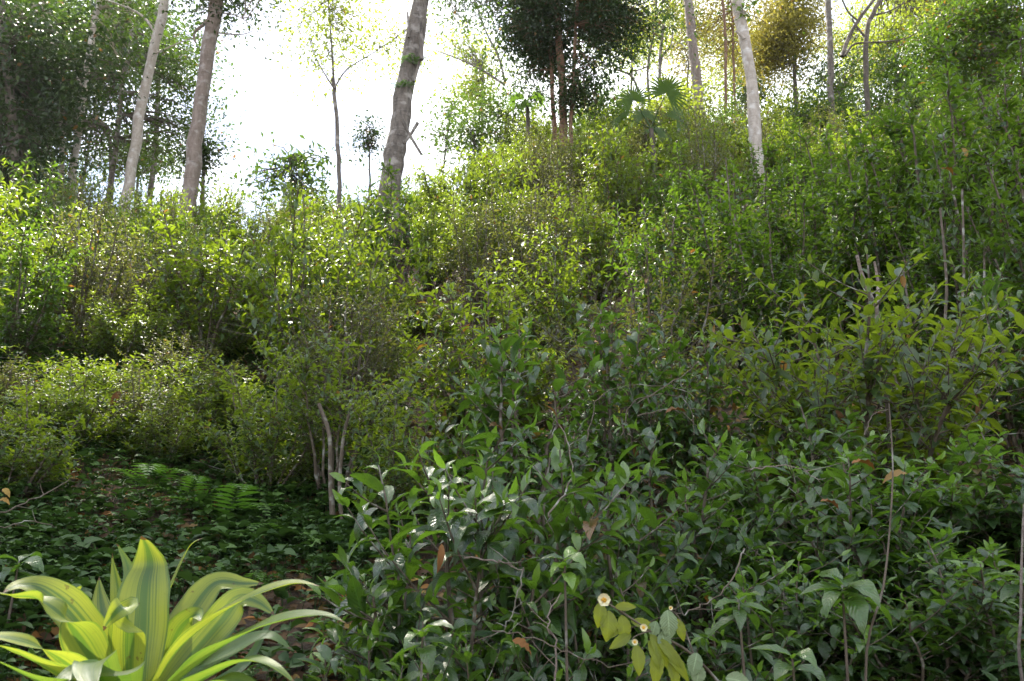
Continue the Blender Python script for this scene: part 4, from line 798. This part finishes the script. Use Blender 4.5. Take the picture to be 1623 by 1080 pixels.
def stump():
    rg = np.random.default_rng(9); b = P(633, 450, 11.6); g = float(gz(b[0], b[1])); t = P(637, 372, 11.6); o = (b[0], b[1], g); root = empty('tree_stump', o)
    w_ = MB(); p = smooth_path([[b[0], b[1], g - .1], [b[0], b[1], (g + t[2]) / 2], t], 5); tube(w_, p, np.linspace(.15, .12, len(p)), 14, .10, rg); w_.obj('trunk', M['rotten'], root, o)
    w_ = MB()
    for i in range(9): a = i * .7; q = t + np.array([math.cos(a) * .1, math.sin(a) * .1, -.1]); tube(w_, [q, q + [0, 0, .12], q + [rg.normal() * .02, 0, .12 + rg.uniform(.05, .22)]], [.035, .028, .006], 5, .1, rg)
    w_.obj('splinters', M['bark_mid'], root, o)
    tag(root, 'rotten dark broken stump on the slope below the big scarred trunk', 'tree stump')
stump()
def vine(pts, r0, label, mat='twig'):
    wd = MB(); rg = np.random.default_rng(len(pts) * 7 + int(pts[0][0])); o = None
    q = [P(*a) for a in pts]; p = smooth_path(q, 6); p[1:-1] += rg.normal(size=(len(p) - 2, 3)) * .004
    tube(wd, p, np.linspace(r0, r0 * .5, len(p)), 6)
    for i in range(3, len(p) - 2, 4):
        e = p[i] + rg.normal(size=3) * .05; tube(wd, curve(p[i], (p[i] + e) / 2 + rg.normal(size=3) * .01, e, 4), np.linspace(r0 * .5, r0 * .25, 4), 4)
    return tag(wd.obj('vine', M[mat], None, tuple(float(a) for a in p[0])), label, 'vine', 'dead vines and twigs across the bushes')
vine([(1180, 870, 2.5), (1160, 920, 2.4), (1120, 955, 2.35), (1085, 972, 2.3), (1065, 966, 2.3)], .0028, 'bent bare twig ending at the yellow flowers', 'twig')
vine([(735, 885, 2.25), (780, 888, 2.22), (800, 893, 2.2), (830, 905, 2.2)], .0028, 'pale forked twig across the middle of the nearest tea bush', 'bark_grey')
vine([(885, 1085, 2.1), (880, 1020, 2.12), (868, 985, 2.15), (890, 940, 2.2)], .003, 'whitish upright twig at the bottom left of the flowering branch', 'bark_grey')
vine([(830, 900, 2.2), (815, 960, 2.2), (795, 1000, 2.2), (740, 1020, 2.2)], .0022, 'thin twig sagging under the nearest tea bush', 'twig')
vine([(1010, 640, 3.6), (1060, 610, 3.6), (1100, 580, 3.7), (1112, 560, 3.7)], .003, 'uppermost arc of the brown vine tangle above centre right')
vine([(985, 690, 3.5), (1000, 640, 3.5), (1050, 625, 3.5), (1090, 640, 3.5), (1100, 690, 3.5)], .003, 'looped brown vine left of the brown tangle')
vine([(1010, 660, 3.4), (1060, 650, 3.4), (1090, 660, 3.4), (1125, 700, 3.4)], .0025, 'lower arc of the brown vine tangle')
vine([(930, 700, 3.4), (945, 640, 3.5), (985, 612, 3.6), (1080, 618, 3.6), (1120, 655, 3.6)], .0025, 'long brown vine crossing above the tea bush with pale shoots')
vine([(1370, 690, 2.9), (1380, 660, 2.95), (1410, 650, 3.0)], .0025, 'curled twig above the big dead leaves at right', 'twig')
vine([(1190, 745, 2.8), (1245, 738, 2.8), (1280, 750, 2.8), (1300, 765, 2.8)], .0025, 'pale level twig left of the big dead leaves', 'bark_grey')
vine([(0, 812, 3.3), (60, 790, 3.4), (110, 760, 3.5)], .004, 'bare brown branch reaching in from the left edge')
vine([(0, 835, 3.2), (50, 828, 3.3), (90, 835, 3.3)], .003, 'lower thin twig at the left edge')
vine([(780, 1000, 2.2), (840, 1010, 2.1), (900, 1035, 2.05), (980, 1055, 2.0), (1050, 1040, 2.0)], .002, 'thin twig crossing low under the flowering branch')
vine([(870, 820, 2.5), (905, 760, 2.7), (900, 700, 2.9), (870, 650, 3.1)], .0035, 'pale curved stem rising at centre behind the nearest bush', 'twig')
DL = 'large dead leaves caught in the bushes'
for px, py, dp, ax, nr, L_, hw, col, lab in [
    (700, 862, 2.2, (-.1, -.1, -1), (.3, -1, 0), .085, .011, (.2, 0, .45), 'curled brown dead leaf hanging on the nearest tea bush'),
    (1350, 735, 2.8, (1, 0, -.15), (0, -.5, 1), .09, .022, (.6, 0, .6), 'left of the two red-brown dead leaves lying on the bush at right'),
    (1300, 795, 2.6, (.9, 0, -.3), (0, -.5, 1), .07, .016, (.6, 0, .4), 'curled red-brown dead leaf below the pale level twig'),
    (1440, 752, 2.6, (-1, 0, -.22), (0, -.6, 1), .10, .013, (.9, .5, 0), 'long tan dead leaf lying level at right'),
    (812, 1015, 2.15, (.8, 0, -.55), (0, -.7, .8), .07, .018, (.3, 0, .6), 'broad orange-brown dead leaf low under the nearest tea bush'),
    (190, 620, 5.4, (-.4, 0, -.9), (.6, -1, .2), .13, .026, (.3, 0, .2), 'curled brown dead leaf hanging on the left bank bushes'),
    (1165, 515, 5.0, (.9, 0, -.3), (0, -.5, 1), .1, .025, (.5, .6, 1), 'bright orange leaf above the brown vine tangle'),
    (1492, 268, 5.6, (.9, 0, -.4), (0, -.6, .8), .11, .03, (.5, .6, 1), 'orange leaf among the lime shoots at upper right'),
    (1525, 235, 5.6, (.1, 0, -1), (0, -1, .2), .12, .03, (.9, .9, 0), 'tan hanging leaf right of the lime shoots at upper right'),
    (1055, 655, 3.3, (.8, 0, .1), (0, -.6, .8), .1, .022, (.2, 0, .3), 'brown dead leaf caught in the vine tangle'),
    (1325, 650, 4.2, (.1, 0, -1), (.3, -1, 0), .13, .03, (.2, 0, .4), 'rust dead leaf hanging right of centre in the shade'),
    (1535, 620, 4.3, (.05, 0, -1), (.3, -1, 0), .2, .04, (.1, 0, .3), 'long rust-brown dead frond hanging near the right edge'),
    (5, 775, 3.2, (.6, 0, -.6), (0, -.7, .8), .05, .014, (.9, 1, 0), 'upper small yellow leaf at the left edge'),
    (0, 792, 3.2, (.7, 0, -.3), (0, -.7, .8), .05, .016, (.9, 1, .3), 'lower small yellow leaf at the left edge')]:
    single_leaf('dead_leaf', px, py, dp, ax, nr, L_, hw, 'litter', col, lab, 'dead leaf', tmpl=leaf_template(12, 1.3, .5, .25, twist=.8), group=DL)
def haze():
    m, t = newmat('haze_air'); o = t.nodes.new('ShaderNodeOutputMaterial'); v = t.nodes.new('ShaderNodeVolumePrincipled')
    v.inputs['Density'].default_value = .00025; v.inputs['Color'].default_value = (.95, .97, 1, 1); v.inputs['Anisotropy'].default_value = .45; t.links.new(v.outputs[0], o.inputs['Volume'])
    mb = MB(); X = 420; Y0, Y1, Z0, Z1 = -420, 720, -30, 34
    V = [(x, y, z) for z in (Z0, Z1) for y in (Y0, Y1) for x in (-X, X)]
    mb.add(V, [(0, 2, 3, 1), (4, 5, 7, 6), (0, 1, 5, 4), (2, 6, 7, 3), (0, 4, 6, 2), (1, 3, 7, 5)]); tag(mb.obj('haze', m, smooth=False), kind='stuff')
haze()
print('objects', len(D.objects))
